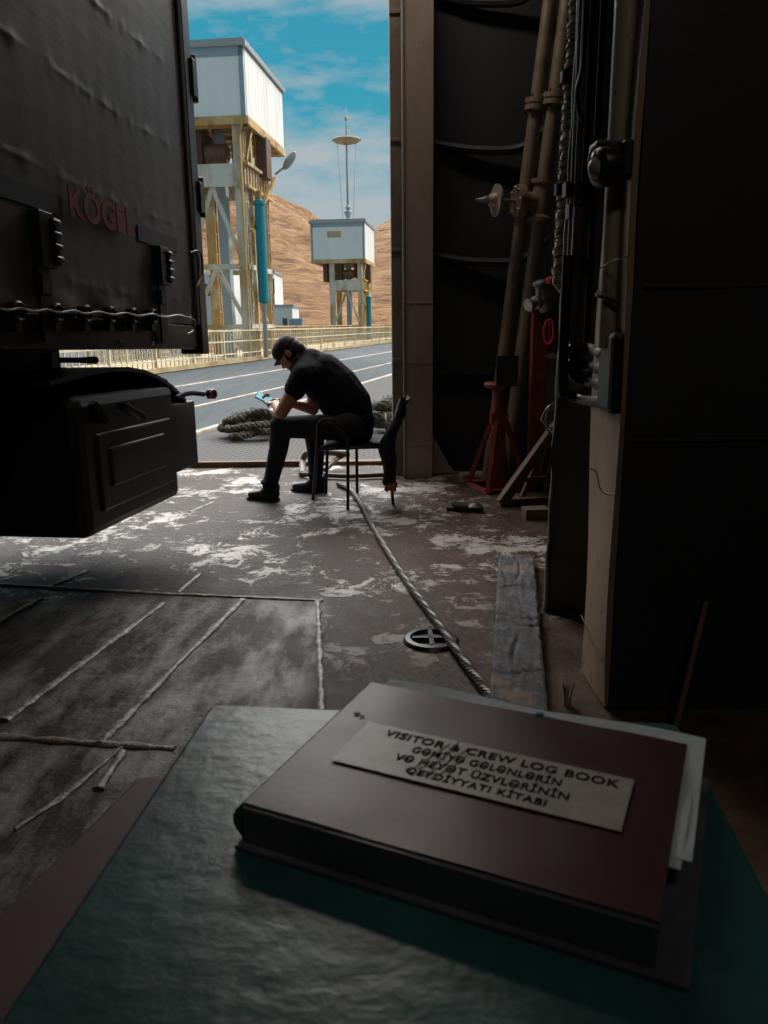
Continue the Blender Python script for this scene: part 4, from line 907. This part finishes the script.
# wire rope
rp = [az(338, 484, .02), az(350, 490, .02), az(362, 506, .02), az(371, 524, .02), az(388, 552, .02), az(408, 583, .02), az(430, 612, .022), az(455, 648, .024), az(490, 696, .026), az(520, 740, .026), az(570, 800, .026)]
cl_ = bez(rp, 30); g = MB()
for s in range(4):
    pts = []
    acc = 0
    for i, p in enumerate(cl_):
        if i: acc += (cl_[i]-cl_[i-1]).length
        t = (cl_[min(i+1, len(cl_)-1)]-cl_[max(i-1, 0)]).normalized(); sd_ = t.cross(Vector((0, 0, 1))).normalized(); a = acc/.10*2*PI+s*PI/2
        pts.append(p+sd_*.010*math.cos(a)+Vector((0, 0, .010*math.sin(a))))
    g.tube(pts, .0098, 7)
tag(g.build('wire_rope', M['wire']), 'twisted wire rope running over the deck from the chair to the plank', 'rope')
# plank
pa, pb, pc_, pd_ = az(499, 557, .05), az(534, 557, .05), az(546, 708, .05), az(490, 700, .05)
ex = (pd_-pa).normalized(); pd_ = pa+ex*((pd_-pa).length+.35); pc_ = pd_+(pc_-az(490, 700, .05)).normalized()*(pb-pa).length*1.02
g = MB()
def plk(u, v):
    p = pa.lerp(pb, u).lerp(pd_.lerp(pc_, u), v)
    return p + Vector((.003*mn.noise(Vector((u*3, v*40, 0)))*(1 if .05 < u < .95 else 2.5), 0, .004*mn.noise(Vector((u*9, v*14, 3)))-.006*(1 if u < .01 or u > .99 else 0)-sum(.009*math.exp(-((v-vk-.012*math.sin(u*5+vk*9))/.006)**2) for vk in (.24, .43, .47, .70))-.010*math.exp(-((u-.5-.1*math.sin(v*17))/.04)**2)*max(0, math.sin(v*13))**2))
g.grid(plk, 24, 260, thick=(0, 0, -.043)); tag(g.build('timber_plank', M['wood']), 'weathered grey timber plank lying beside the near column', 'plank')
# frayed stub by the column foot
g = MB(); p = az(567, 705, 0)
for k in range(16):
    a = Vector((random.uniform(-.02, .02), random.uniform(-.015, .015), 0)); g.tube([p+a*.5, p+a*.8+Vector((0, 0, .04)), p+a*1.4+Vector((0, 0, .085+random.uniform(-.01, .015)))], .002, 5)
g.cyl(p, p+Vector((0, 0, .03)), .014, 10)
tag(g.build('rope_stub', M['duct']), 'pale frayed rope stub sticking up at the column foot', 'rope')
# leaning rod near right wall
g = MB(); a, b = az(672, 745, 0.0), aY(706, 602, YN-.02); g.tube([a, b], .010, 10); tag(g.build('leaning_rod', M['rustpipe']), 'thin brown rod leaning on the dark wall behind the book', 'rod')

# ================================================================== rope heaps outside the sill
def heap(px0, px1, py0, py1, label, n, r, seed, hmax):
    random.seed(seed); a = az(px0, (py0+py1)/2+6); b = az(px1, (py0+py1)/2+6); y0, y1 = az((px0+px1)/2, py1).y, az((px0+px1)/2, py1-13).y
    cx, cy = (a.x+b.x)/2, (y0+y1)/2; rx, ry = abs(b.x-a.x)/2, (y1-y0)/2
    pts = []
    for k in range(n):
        t = k/n; an_ = k*1.35+random.uniform(-.5, .5); rr_ = random.uniform(.35, .95)
        pts.append(Vector((cx+rx*rr_*math.cos(an_), cy+ry*rr_*math.sin(an_), r+hmax*(1-rr_*.8)*t+random.uniform(0, .03))))
    path = bez(pts, 12); g = MB()
    for s in range(3):
        q = []; acc = 0
        for i, p in enumerate(path):
            if i: acc += (path[i]-path[i-1]).length
            t = (path[min(i+1, len(path)-1)]-path[max(i-1, 0)]).normalized(); sd_ = t.orthogonal().normalized(); u2 = t.cross(Vector((0, 0, 1)))
            if u2.length < .01: u2 = sd_
            u2.normalize(); v2 = t.cross(u2); a_ = acc/.16*2*PI+s*2*PI/3; q.append(p+(u2*math.cos(a_)+v2*math.sin(a_))*r*.5)
        g.tube(q, r*.58, 7)
    for k in range(160):       # frayed ends
        i = random.randrange(len(path)); p = path[i]; d = Vector((random.uniform(-1, 1), random.uniform(-1, .4), random.uniform(.0, 1))).normalized()
        g.tube([p+d*r*.6, p+d*(r+random.uniform(.02, .07))], .003, 4)
    return tag(g.build('mooring_rope', M['rope']), label, 'rope')
heap(224, 290, 414, 443, 'heap of thick frayed mooring rope on the grating in front of the seated person', 30, .045, 5, .36)
heap(366, 402, 396, 440, 'coil of mooring rope behind the chair against the door frame', 16, .055, 9, .52)
random.seed(3)
# bent yellowish pipe hoop and bars behind the chair
g = MB(); Y_ = 6.9
g.tube(bez([az(302, 474, .03), aY(303, 462, Y_), aY(306, 454, Y_), aY(318, 452, Y_), aY(350, 454, Y_)], 6), .028, 10)
g.tube([az(325, 470, .03), aY(338, 458, Y_), aY(346, 454, Y_)], .022, 8); g.tube([az(300, 474, .03), az(350, 476, .03), az(396, 474, .03)], .022, 8)
tag(g.build('bent_pipe', M['frame_dark']), 'bent rusty beige pipe barrier on the sill behind the chair', 'pipe')

# ================================================================== CHAIR
Nd = Vector((.10, 1, 0)).normalized(); Fd = Vector((-1, .10, 0)).normalized()
sA = aY(317, 441, 5.37); sB = aY(389, 441, 5.45); SZ = .445; CW = .45
sA.z = SZ; sB.z = SZ; sdp = (sA-sB)
ch = thing('metal_chair', (sA.x*.5+sB.x*.5, 5.7, 0), 'black tube-frame armchair under the seated person', 'chair')
legN1, legN2, legN3 = az(313, 500), az(348, 510), az(393, 504)
hN1 = Vector((sA.x, sA.y, SZ)); mN = sA.lerp(sB, .42)
g = MB(); g.tube(bez([legN1, hN1, hN1+Vector((.01, 0, .13)), hN1+Vector((.05, 0, .175)), hN1+Vector((.12, 0, .165)), mN+Vector((-.02, -.005, .06)), mN+Vector((.0, -.01, -.02)), legN2], 7), .0115, 10); g.build('arm_hoop', M['blackmetal'], ch)
g = MB(); f1 = sA+Nd*CW; f2 = f1.lerp(sB+Nd*CW, .42); g.tube(bez([Vector((f1.x-.03, f1.y+.03, 0)), f1, f1+Vector((.01, 0, .13)), f1+Vector((.05, 0, .175)), f1+Vector((.12, 0, .165)), f2+Vector((-.02, 0, .06)), f2, Vector((f2.x, f2.y, 0))], 7), .0115, 10); g.build('arm_hoop', M['blackmetal'], ch)
def seatf(u, v):
    p = sB+sdp*u+Nd*(CW*v); return Vector((p.x, p.y, SZ-.025*math.sin(v*PI)*math.sin(u*PI)-.03*max(0, u-.85)/.15))
MB().grid(seatf, 12, 12, thick=(0, 0, -.022)).build('seat', M['jacket'], ch)
bkN = aY(402, 401, 5.47)
for s, foot in ((0, legN3), (1, None)):
    b0_ = sB+Nd*(CW*s); tp_ = bkN+Nd*(CW*s); ft = foot if foot is not None else Vector((b0_.x+.0, b0_.y+.02, 0))
    g = MB(); g.tube(bez([ft, b0_+Vector((0, 0, -.02)), b0_.lerp(tp_, .5)+Vector((.005, 0, -.01)), tp_], 6), .0115, 10); g.build('back_post', M['blackmetal'], ch)
for lo_, hi_ in ((.30, .52), (.60, .80), (.86, 1.0)):
    def bf(u, v, a=lo_, b=hi_):
        q = (sB+Vector((0, 0, 0))).lerp(bkN, a+(b-a)*v)+Nd*(CW*u)+Vector((.03*math.sin(u*PI), 0, 0)); return q
    MB().grid(bf, 10, 3, thick=(.012, 0, 0)).build('back_slat', M['blackmetal'], ch)
g = MB(); g.tube([sB+Vector((0, 0, -.03)), sB+sdp*.98+Vector((0, 0, -.03))], .010, 8); g.build('seat_rail', M['blackmetal'], ch)
g = MB(); g.tube([sB+Nd*.04+Vector((-.02, 0, .03)), sB.lerp(bkN, .75)+Nd*.10+Vector((-.10, 0, -.02))], .008, 8); g.build('arm_brace', M['steel'], ch)
# jacket over the back of the chair
jb = bkN+Nd*.03+Vector((-.0, -.03, 0))
jk = thing('hanging_jacket', (jb.x-.06, jb.y, .2), 'black jacket with an orange tag hanging from the chair back', 'jacket')
def jf(u, v):
    z = jb.z+.02-.60*v; a = u*2*PI; w_ = .020+.032*math.sin(min(1, v*1.5)*PI*.5)+.006*math.sin(v*13)-.02*max(0, v-.8)*3
    cx_ = jb.x-.105*min(1, v*1.7)+.012*math.sin(v*10)
    return Vector((cx_+w_*math.cos(a)*(1+.15*math.sin(3*a+v*8)), jb.y+.01+.07*math.sin(a)*(.4+.6*min(1, v*3)), z+.012*math.sin(4*a)*v))
g = MB(); g.grid(jf, 26, 30); bmesh.ops.remove_doubles(g.bm, verts=g.bm.verts, dist=.0005); g.build('jacket_body', M['jacket'], jk)
oc = Vector((jb.x-.085, jb.y-.0, jb.z-.60)); g = MB(); g.ell(oc, (.035, .04, .035)); g.ell(oc+Vector((-.03, -.02, -.02)), (.02, .03, .022)); g.ell(oc+Vector((.01, -.02, -.05)), (.012, .02, .03)); g.ell(oc+Vector((.03, -.02, .01)), (.02, .02, .025)); g.build('orange_lining', M['orange'], jk, voxel=.007)

# ================================================================== PERSON
pe = thing('person', az(310, 495), 'seated person hunched over a phone, black t-shirt, dark trousers, black cap', 'person')
A = aY
hipN, hipF = A(348, 427, 5.52), A(356, 426, 5.80)
knN, knF = A(281, 427, 5.62), A(313, 430, 5.98)
anN, anF = A(270, 486, 5.62), A(316, 478, 5.90)
spine = [(A(352, 424, 5.66), .165), (A(347, 405, 5.66), .180), (A(336, 390, 5.68), .182), (A(323, 377, 5.70), .172), (A(310, 367, 5.71), .135)]
shN, shF = A(303, 376, 5.52), A(316, 372, 5.90)
elN, elF = A(281, 413, 5.50), A(313, 409, 5.92)
wrN, wrF = A(275, 404, 5.68), A(287, 402, 5.84)
neck = A(303, 358, 5.70); head = A(289.5, 353, 5.70)
# head frame: face looks down-left and slightly away
fc = Vector((-.62, .10, -.76)).normalized(); cr_ = Vector((-.80, .10, .58)); cr_ = (cr_-fc*cr_.dot(fc)).normalized(); sdv = fc.cross(cr_).normalized()
HR = Matrix((sdv, fc, cr_)).transposed()
HS = 1.10
def hp(s, f, c): return head + HR @ Vector((s, f, c))*HS
def put_hand(mb, wr, dirv, palm_n, thumbside, curl, scale=1.0):
    d = dirv.normalized(); n = (palm_n-d*palm_n.dot(d)).normalized(); s = d.cross(n).normalized()*thumbside
    c = wr + d*.05
    R_ = Matrix((s, d, n)).transposed()
    mb.ell(c, (.040, .055, .017), R_); mb.caps(wr-d*.02, .024, wr+d*.02, .022)
    for k, (o_, ln) in enumerate(((.028, .072), (.010, .080), (-.009, .074), (-.027, .058))):
        p0 = c + s*o_ + d*.040; p1 = p0 + d*ln*.45 + n*curl*ln*.22; p2 = p1 + d*ln*.22 + n*curl*ln*.38; p3 = p2 - d*ln*.06 + n*curl*ln*.26
        mb.caps(p0, .0090, p1, .0085); mb.caps(p1, .0085, p2, .0078); mb.caps(p2, .0078, p3, .0070)
    t0 = c + s*.030 - d*.025; t1 = t0 + s*.028 + d*.022 + n*.012; t2 = t1 + d*.030 + s*.004 + n*.014
    mb.caps(t0, .0120, t1, .0100); mb.caps(t1, .0100, t2, .0085)
bd = MB()
bd.caps(hipN, .085, knN, .055); bd.caps(knN, .052, anN, .038); bd.caps(hipF, .085, knF, .055); bd.caps(knF, .052, anF, .038)
for i in range(len(spine)-1): bd.caps(spine[i][0], spine[i][1]-.03, spine[i+1][0], spine[i+1][1]-.03)
bd.caps(shN, .065, elN, .046); bd.caps(shF, .065, elF, .046); bd.caps(spine[-1][0], .1, shN, .062); bd.caps(spine[-1][0], .1, shF, .062)
bd.caps(elN, .046, wrN, .029); bd.caps(elF, .045, wrF, .029)
bd.caps(spine[-1][0], .085, neck, .060); bd.caps(neck, .060, hp(0, -.03, -.02), .060)
bd.ell(hp(0, -.008, .025), (.073, .092, .088), HR); bd.ell(hp(0, .022, -.045), (.055, .062, .066), HR)       # skull, jaw
bd.caps(hp(0, .084, .0), .010, hp(0, .097, -.026), .013); bd.ell(hp(0, .078, -.085), (.026, .020, .018), HR) # nose, chin
bd.ell(hp(0, .056, -.040), (.050, .040, .055), HR); bd.ell(hp(0, .082, -.056), (.024, .012, .009), HR); bd.ell(hp(0, .080, .018), (.045, .014, .010), HR)        # mouth, brow
for s in (-1, 1): bd.ell(hp(s*.074, -.008, -.008), (.010, .020, .032), HR)                                    # ears
ph_c = A(266, 399, 5.78)
phu = Vector((-.62, -.10, .42)); phu.normalize()       # long axis
put_hand(bd, wrN, (ph_c-wrN)+Vector((0, 0, -.03)), Vector((-.2, .3, .9)), 1, 1.0)
put_hand(bd, wrF, Vector((-.9, -.25, .12)), Vector((-.3, -.5, -.6)), -1, .7)
body = bd.build('body', M['skin'], pe, voxel=.0055, smooth_it=2)
# t-shirt
ts = MB()
for i in range(len(spine)-1): ts.caps(spine[i][0], spine[i][1], spine[i+1][0], spine[i+1][1])
ts.caps(spine[-1][0], .13, shN, .088); ts.caps(spine[-1][0], .13, shF, .088); ts.caps(spine[-2][0], .16, shN.lerp(spine[-2][0], .3), .11)
ts.caps(shN, .088, shN.lerp(elN, .36), .078); ts.caps(shF, .088, shF.lerp(elF, .5), .072)
ts.caps(spine[-1][0], .125, neck.lerp(spine[-1][0], .30), .085)
for t_, dx in ((.2, .02), (.5, .035), (.8, .02)): ts.ell(spine[0][0].lerp(spine[2][0], t_)+Vector((dx, -.02, -.01)), (.17, .17, .11))
ts.build('tshirt', M['shirt'], pe, voxel=.009, smooth_it=4)
# trousers
tr_ = MB()
for h0, k0, a0 in ((hipN, knN, anN), (hipF, knF, anF)):
    tr_.caps(h0, .100, k0, .078); kk = k0.lerp(a0, .35)+Vector((.012, 0, 0)); tr_.caps(k0, .078, kk, .072); tr_.caps(kk, .072, a0, .054); tr_.caps(a0, .056, a0+Vector((0, 0, -.02)), .054)
    tr_.ell(k0+Vector((-.01, 0, .01)), (.075, .08, .075)); tr_.ell(a0+Vector((-.012, 0, .03)), (.058, .06, .025))
tr_.caps(hipN, .115, hipF, .115); tr_.caps(spine[0][0]+Vector((.02, 0, -.035)), .14, hipN, .11)
tr_.build('trousers', M['trouser'], pe, voxel=.009, smooth_it=3)
# shoes
for an_, tx, sole_y in ((anN, A(249, 496, 5.66), 0), (anF, A(293, 486, 5.95), 0)):
    heel = Vector((an_.x+.03, an_.y, .05)); toe = Vector((tx.x+.02, tx.y, .035)); s_ = MB()
    s_.caps(heel, .042, heel.lerp(toe, .55), .042); s_.caps(heel.lerp(toe, .55), .042, toe, .030); s_.caps(heel+Vector((0, 0, .05)), .045, heel.lerp(toe, .35)+Vector((0, 0, .02)), .044)
    so = s_.build('shoe', M['shoe'], pe, voxel=.007, smooth_it=2)
    q = MB(); d = (toe-heel).normalized(); n_ = Vector((-d.y, d.x, 0)).normalized(); L_ = (toe-heel).length; outl = []
    for k in range(20):
        a = 2*PI*k/20; outl.append(heel.lerp(toe, .5)*1 + d*((L_/2+.042)*math.cos(a)) + n_*(.043*math.sin(a)*(1+.12*math.cos(a)))); outl[-1].z = .0
    q.prism(outl, (0, 0, .022)); q.build('sole', M['black'], so)
# hair, beard, cap
hr = MB(); hr.ell(hp(0, -.030, .005), (.080, .080, .085), HR); hr.caps(hp(0, -.05, -.03), .060, hp(0, -.055, -.07), .045)
for s in (-1, 1): hr.ell(hp(s*.066, .018, -.035), (.013, .020, .045), HR)
hr.build('hair', M['hair'], pe, voxel=.006, smooth_it=2)
brd = MB(); brd.ell(hp(0, .050, -.078), (.053, .045, .034), HR); brd.build('beard', M['hair'], pe, voxel=.005, smooth_it=2)
cpm = MB(); cpm.ell(hp(0, .000, .052), (.088, .104, .068), HR); cpm.ell(hp(0, -.02, .03), (.087, .09, .06), HR); cp_o = cpm.build('cap', M['cap'], pe, voxel=.007, smooth_it=2)
bm_ = MB(); bm_.grid(lambda u, v: hp(.075*(2*u-1)*(1-.25*v*v), .070+.060*v*(1-.35*(2*u-1)**2), .040-.020*(2*u-1)**2-.012*v), 10, 6, thick=cr_*.006); bm_.build('cap_brim', M['cap'], cp_o)
# phone, held
nrm = Vector((.42, -.52, .74)).normalized(); phu = (phu-nrm*phu.dot(nrm)).normalized(); phs = phu.cross(nrm)
RP = Matrix((phs, phu, nrm)).transposed()
pt = thing('phone', ph_c, 'smartphone with a lit pale blue screen held in the hands', 'phone')
MB().box(ph_c, (.076, .155, .010), RP).build('case', M['black'], pt, bevel=.003)
MB().box(ph_c+nrm*.0055, (.068, .145, .0012), RP).build('screen', M['screen'], pt)

# ================================================================== TABLE AND BOOK (nearest)
ZT_ = .86
T1 = az(212, 704, ZT_); T2_ = az(24, 985, ZT_); T3 = az(330, 709, ZT_); T4 = az(720, 834, ZT_); T5 = az(768, 927, ZT_)
ld_ = (T2_-T1).normalized(); fd_ = (T3-T1).normalized()
perp = Vector((-ld_.y, ld_.x, 0)); perp = perp if perp.x > 0 else -perp
fdn = (perp*.6+fd_*.4).normalized(); Wt = (T4-T1).dot(fdn)+.012; Lt = .75
tb = thing('work_table', (T1.x+.2, T1.y-.3, 0), 'green painted steel table in the foreground under the log book', 'table')
cs = [T1, T1+fdn*Wt, T1+fdn*Wt+ld_*Lt, T1+ld_*Lt]
def rounded(cs, r):
    out = []; n = len(cs)
    for i in range(n):
        a, b, c = cs[i-1], cs[i], cs[(i+1) % n]; d1 = (a-b).normalized(); d2 = (c-b).normalized()
        for k in range(5):
            t = k/4; p = b+d1*r*(1-t)**2+d2*r*t**2; out.append(p)
    return out
g = MB(); g.prism([Vector((p.x, p.y, ZT_-.022)) for p in rounded(cs, .014)], (0, 0, .022)); g.build('tabletop', M['green'], tb, bevel=.003)
g = MB(); cen = sum(cs, Vector())/4; ins_ = [cen+(p-cen)*.86 for p in cs]; g.prism([Vector((p.x, p.y, 0)) for p in ins_], (0, 0, ZT_-.022)); g.build('pedestal', M['redbrown'], tb)
S1 = az(140, 776, .52); S2 = az(0, 915, .52); sdir = (S2-S1).normalized(); 
lw_ = [S1, S1+fdn*.55, S1+fdn*.55+sdir*.8, S1+sdir*.8]
g = MB(); g.prism([Vector((p.x, p.y, .49)) for p in rounded(lw_, .02)], (0, 0, .03)); g.build('lower_shelf', M['redbrown'], tb, bevel=.003)

ZB = .896
b0, b1, b2, b3 = az(370, 682, ZB), az(676, 742, ZB), az(676, 926, ZB), az(246, 803, ZB)
ux = ((b1-b0).normalized()+(b2-b3).normalized()).normalized(); uy = Vector((ux.y, -ux.x, 0))
if uy.y > 0: uy = -uy
bw = ((b1-b0).dot(ux)+(b2-b3).dot(ux))/2; bh = ((b3-b0).dot(uy)+(b2-b1).dot(uy))/2
o0 = (b0+b1+b2+b3)/4 - ux*bw/2 - uy*bh/2
RB = Matrix((ux, -uy, Vector((0, 0, 1)))).transposed()
bk_ = thing('log_book', Vector((o0.x, o0.y, ZT_))+ux*bw/2+uy*bh/2, 'worn maroon log book with a taped grey title label on the green table', 'book')
def L_(a, b, z): return Vector((o0.x, o0.y, 0))+ux*a+uy*b+Vector((0, 0, z))
def quad(mb, a0, a1, b0_, b1_, z0, z1): mb.hexa([L_(a0,b1_,z0),L_(a1,b1_,z0),L_(a1,b0_,z0),L_(a0,b0_,z0),L_(a0,b1_,z1),L_(a1,b1_,z1),L_(a1,b0_,z1),L_(a0,b0_,z1)]); return mb
tk = .042
# front board with worn, slightly curled edge
g = MB(); g.grid(lambda u, v: L_(bw*u, bh*v, ZB-.003+.003+.0012*mn.noise(Vector((u*4, v*4, 0)))*(1 if 0.02 < u else 0)-.0008*u*(1-u)*0), 30, 20, thick=(0, 0, -.0028)); g.build('front_cover', M['cover'], bk_)
g = MB(); pf = []
for k in range(9): a = k/8*PI; pf.append((-.002-.010*math.sin(a), ZT_+.002+(ZB-.001-ZT_-.002)*(k/8)))
g.prism([L_(x_, 0, z_) for x_, z_ in pf]+[L_(.006, 0, ZB-.003), L_(.006, 0, ZT_+.002)], uy*bh); g.build('spine', M['spine'], bk_)
quad(MB(), -.004, bw+.020, -.004, bh+.010, ZT_+.0005, ZT_+.004).build('back_cover', M['spine'], bk_)
g = MB(); quad(g, .006, bw-.008, .004, bh-.004, ZT_+.004, ZB-.004); g.build('page_block', M['pageedge'], bk_)
# dark binding fold along the near long edge
g = MB(); quad(g, 0, bw, bh-.0025, bh+.004, ZT_+.004, ZB-.002); g.build('near_binding', M['spine'], bk_, bevel=.001)
# loose sheets sticking out at the far and right edges
for k, (da, db, z, rz) in enumerate(((.014, -.026, ZB-.006, .0), (.009, -.020, ZB-.0045, .010))):
    def sf(u, v, da=da, db=db, z=z, rz=rz):
        a = .012+(bw-.012)*u+da*u; b = db+(bh*.80)*v; return L_(a-rz*b, b+rz*a, z+.0022*math.sin(u*9+k)*(1-v)+.002*math.sin(v*8+k*2)*u)
    g = MB(); g.grid(sf, 26, 20, thick=(0, 0, -.0006)); g.build('loose_sheet', M['pages'], bk_)
p = az(540, 716, ZB); g = MB(); g.ell(p+Vector((0, .002, .001)), (.004, .003, .0015)); g.build('blue_scrap', M['bluetack'], bk_)
for (x, y, r) in ((357, 713, .0035), (362, 716, .0025)):
    p = az(x, y, ZB+.002); MB().ell(p, (r, r*.7, .0006)).build('chip', M['black'], bk_)
# label
l0, l1, l2, l3 = az(364, 722, ZB), az(629, 782, ZB), az(626, 836, ZB), az(337, 763, ZB)
la_ = [((q-b0).dot(ux), (q-b0).dot(uy)) for q in (l0, l1, l2, l3)]
aa0, aa1 = (la_[0][0]+la_[3][0])/2, (la_[1][0]+la_[2][0])/2; bb0, bb1 = (la_[0][1]+la_[1][1])/2, (la_[2][1]+la_[3][1])/2
sh_ = (b0-Vector((o0.x, o0.y, ZB))); da_, db_ = sh_.dot(ux), sh_.dot(uy)
aa0 += da_; aa1 += da_; bb0 += db_; bb1 += db_
g = MB(); g.grid(lambda u, v: L_(aa0+(aa1-aa0)*u, bb0+(bb1-bb0)*v, ZB+.0022), 90, 14, thick=(0, 0, -.0004))
lbo = g.build('label', M['label'], bk_)
lw2, lh2 = aa1-aa0, bb1-bb0
for i, (s, x0, wd) in enumerate((('VISITOR & CREW LOG BOOK', .10, .86), ('GƏMİYƏ GƏLƏNLƏRİN', .24, .54), ('VƏ HEYƏT ÜZVLƏRİNİN', .20, .62), ('QEYDİYYATI KİTABI', .27, .49))):
    bt_y = bb0+lh2*(.25+.225*i); hh = lh2*(.155 if i == 0 else .19)
    ob = place_text(s, 'label_text', M['ink'], lbo, L_(aa0+lw2*x0, bt_y, ZB+.0025), ux, -uy, lw2*wd, hh, Vector((0, 0, 1)), .022, .0003)
# creased tape over the label
g = MB()
for k in range(4):
    u = .32+.030*k; g.tube(bez([L_(aa0+lw2*(u+.035+random.uniform(-.01, .01)), bb0+lh2*random.uniform(.0, .2), ZB+.0026), L_(aa0+lw2*(u+random.uniform(-.01, .01)), bb0+lh2*.5, ZB+.0027), L_(aa0+lw2*(u-.04+random.uniform(-.01, .01)), bb0+lh2*random.uniform(.7, .98), ZB+.0026)], 5), .0005, 5)
g.build('tape_crease', M['label'], lbo)
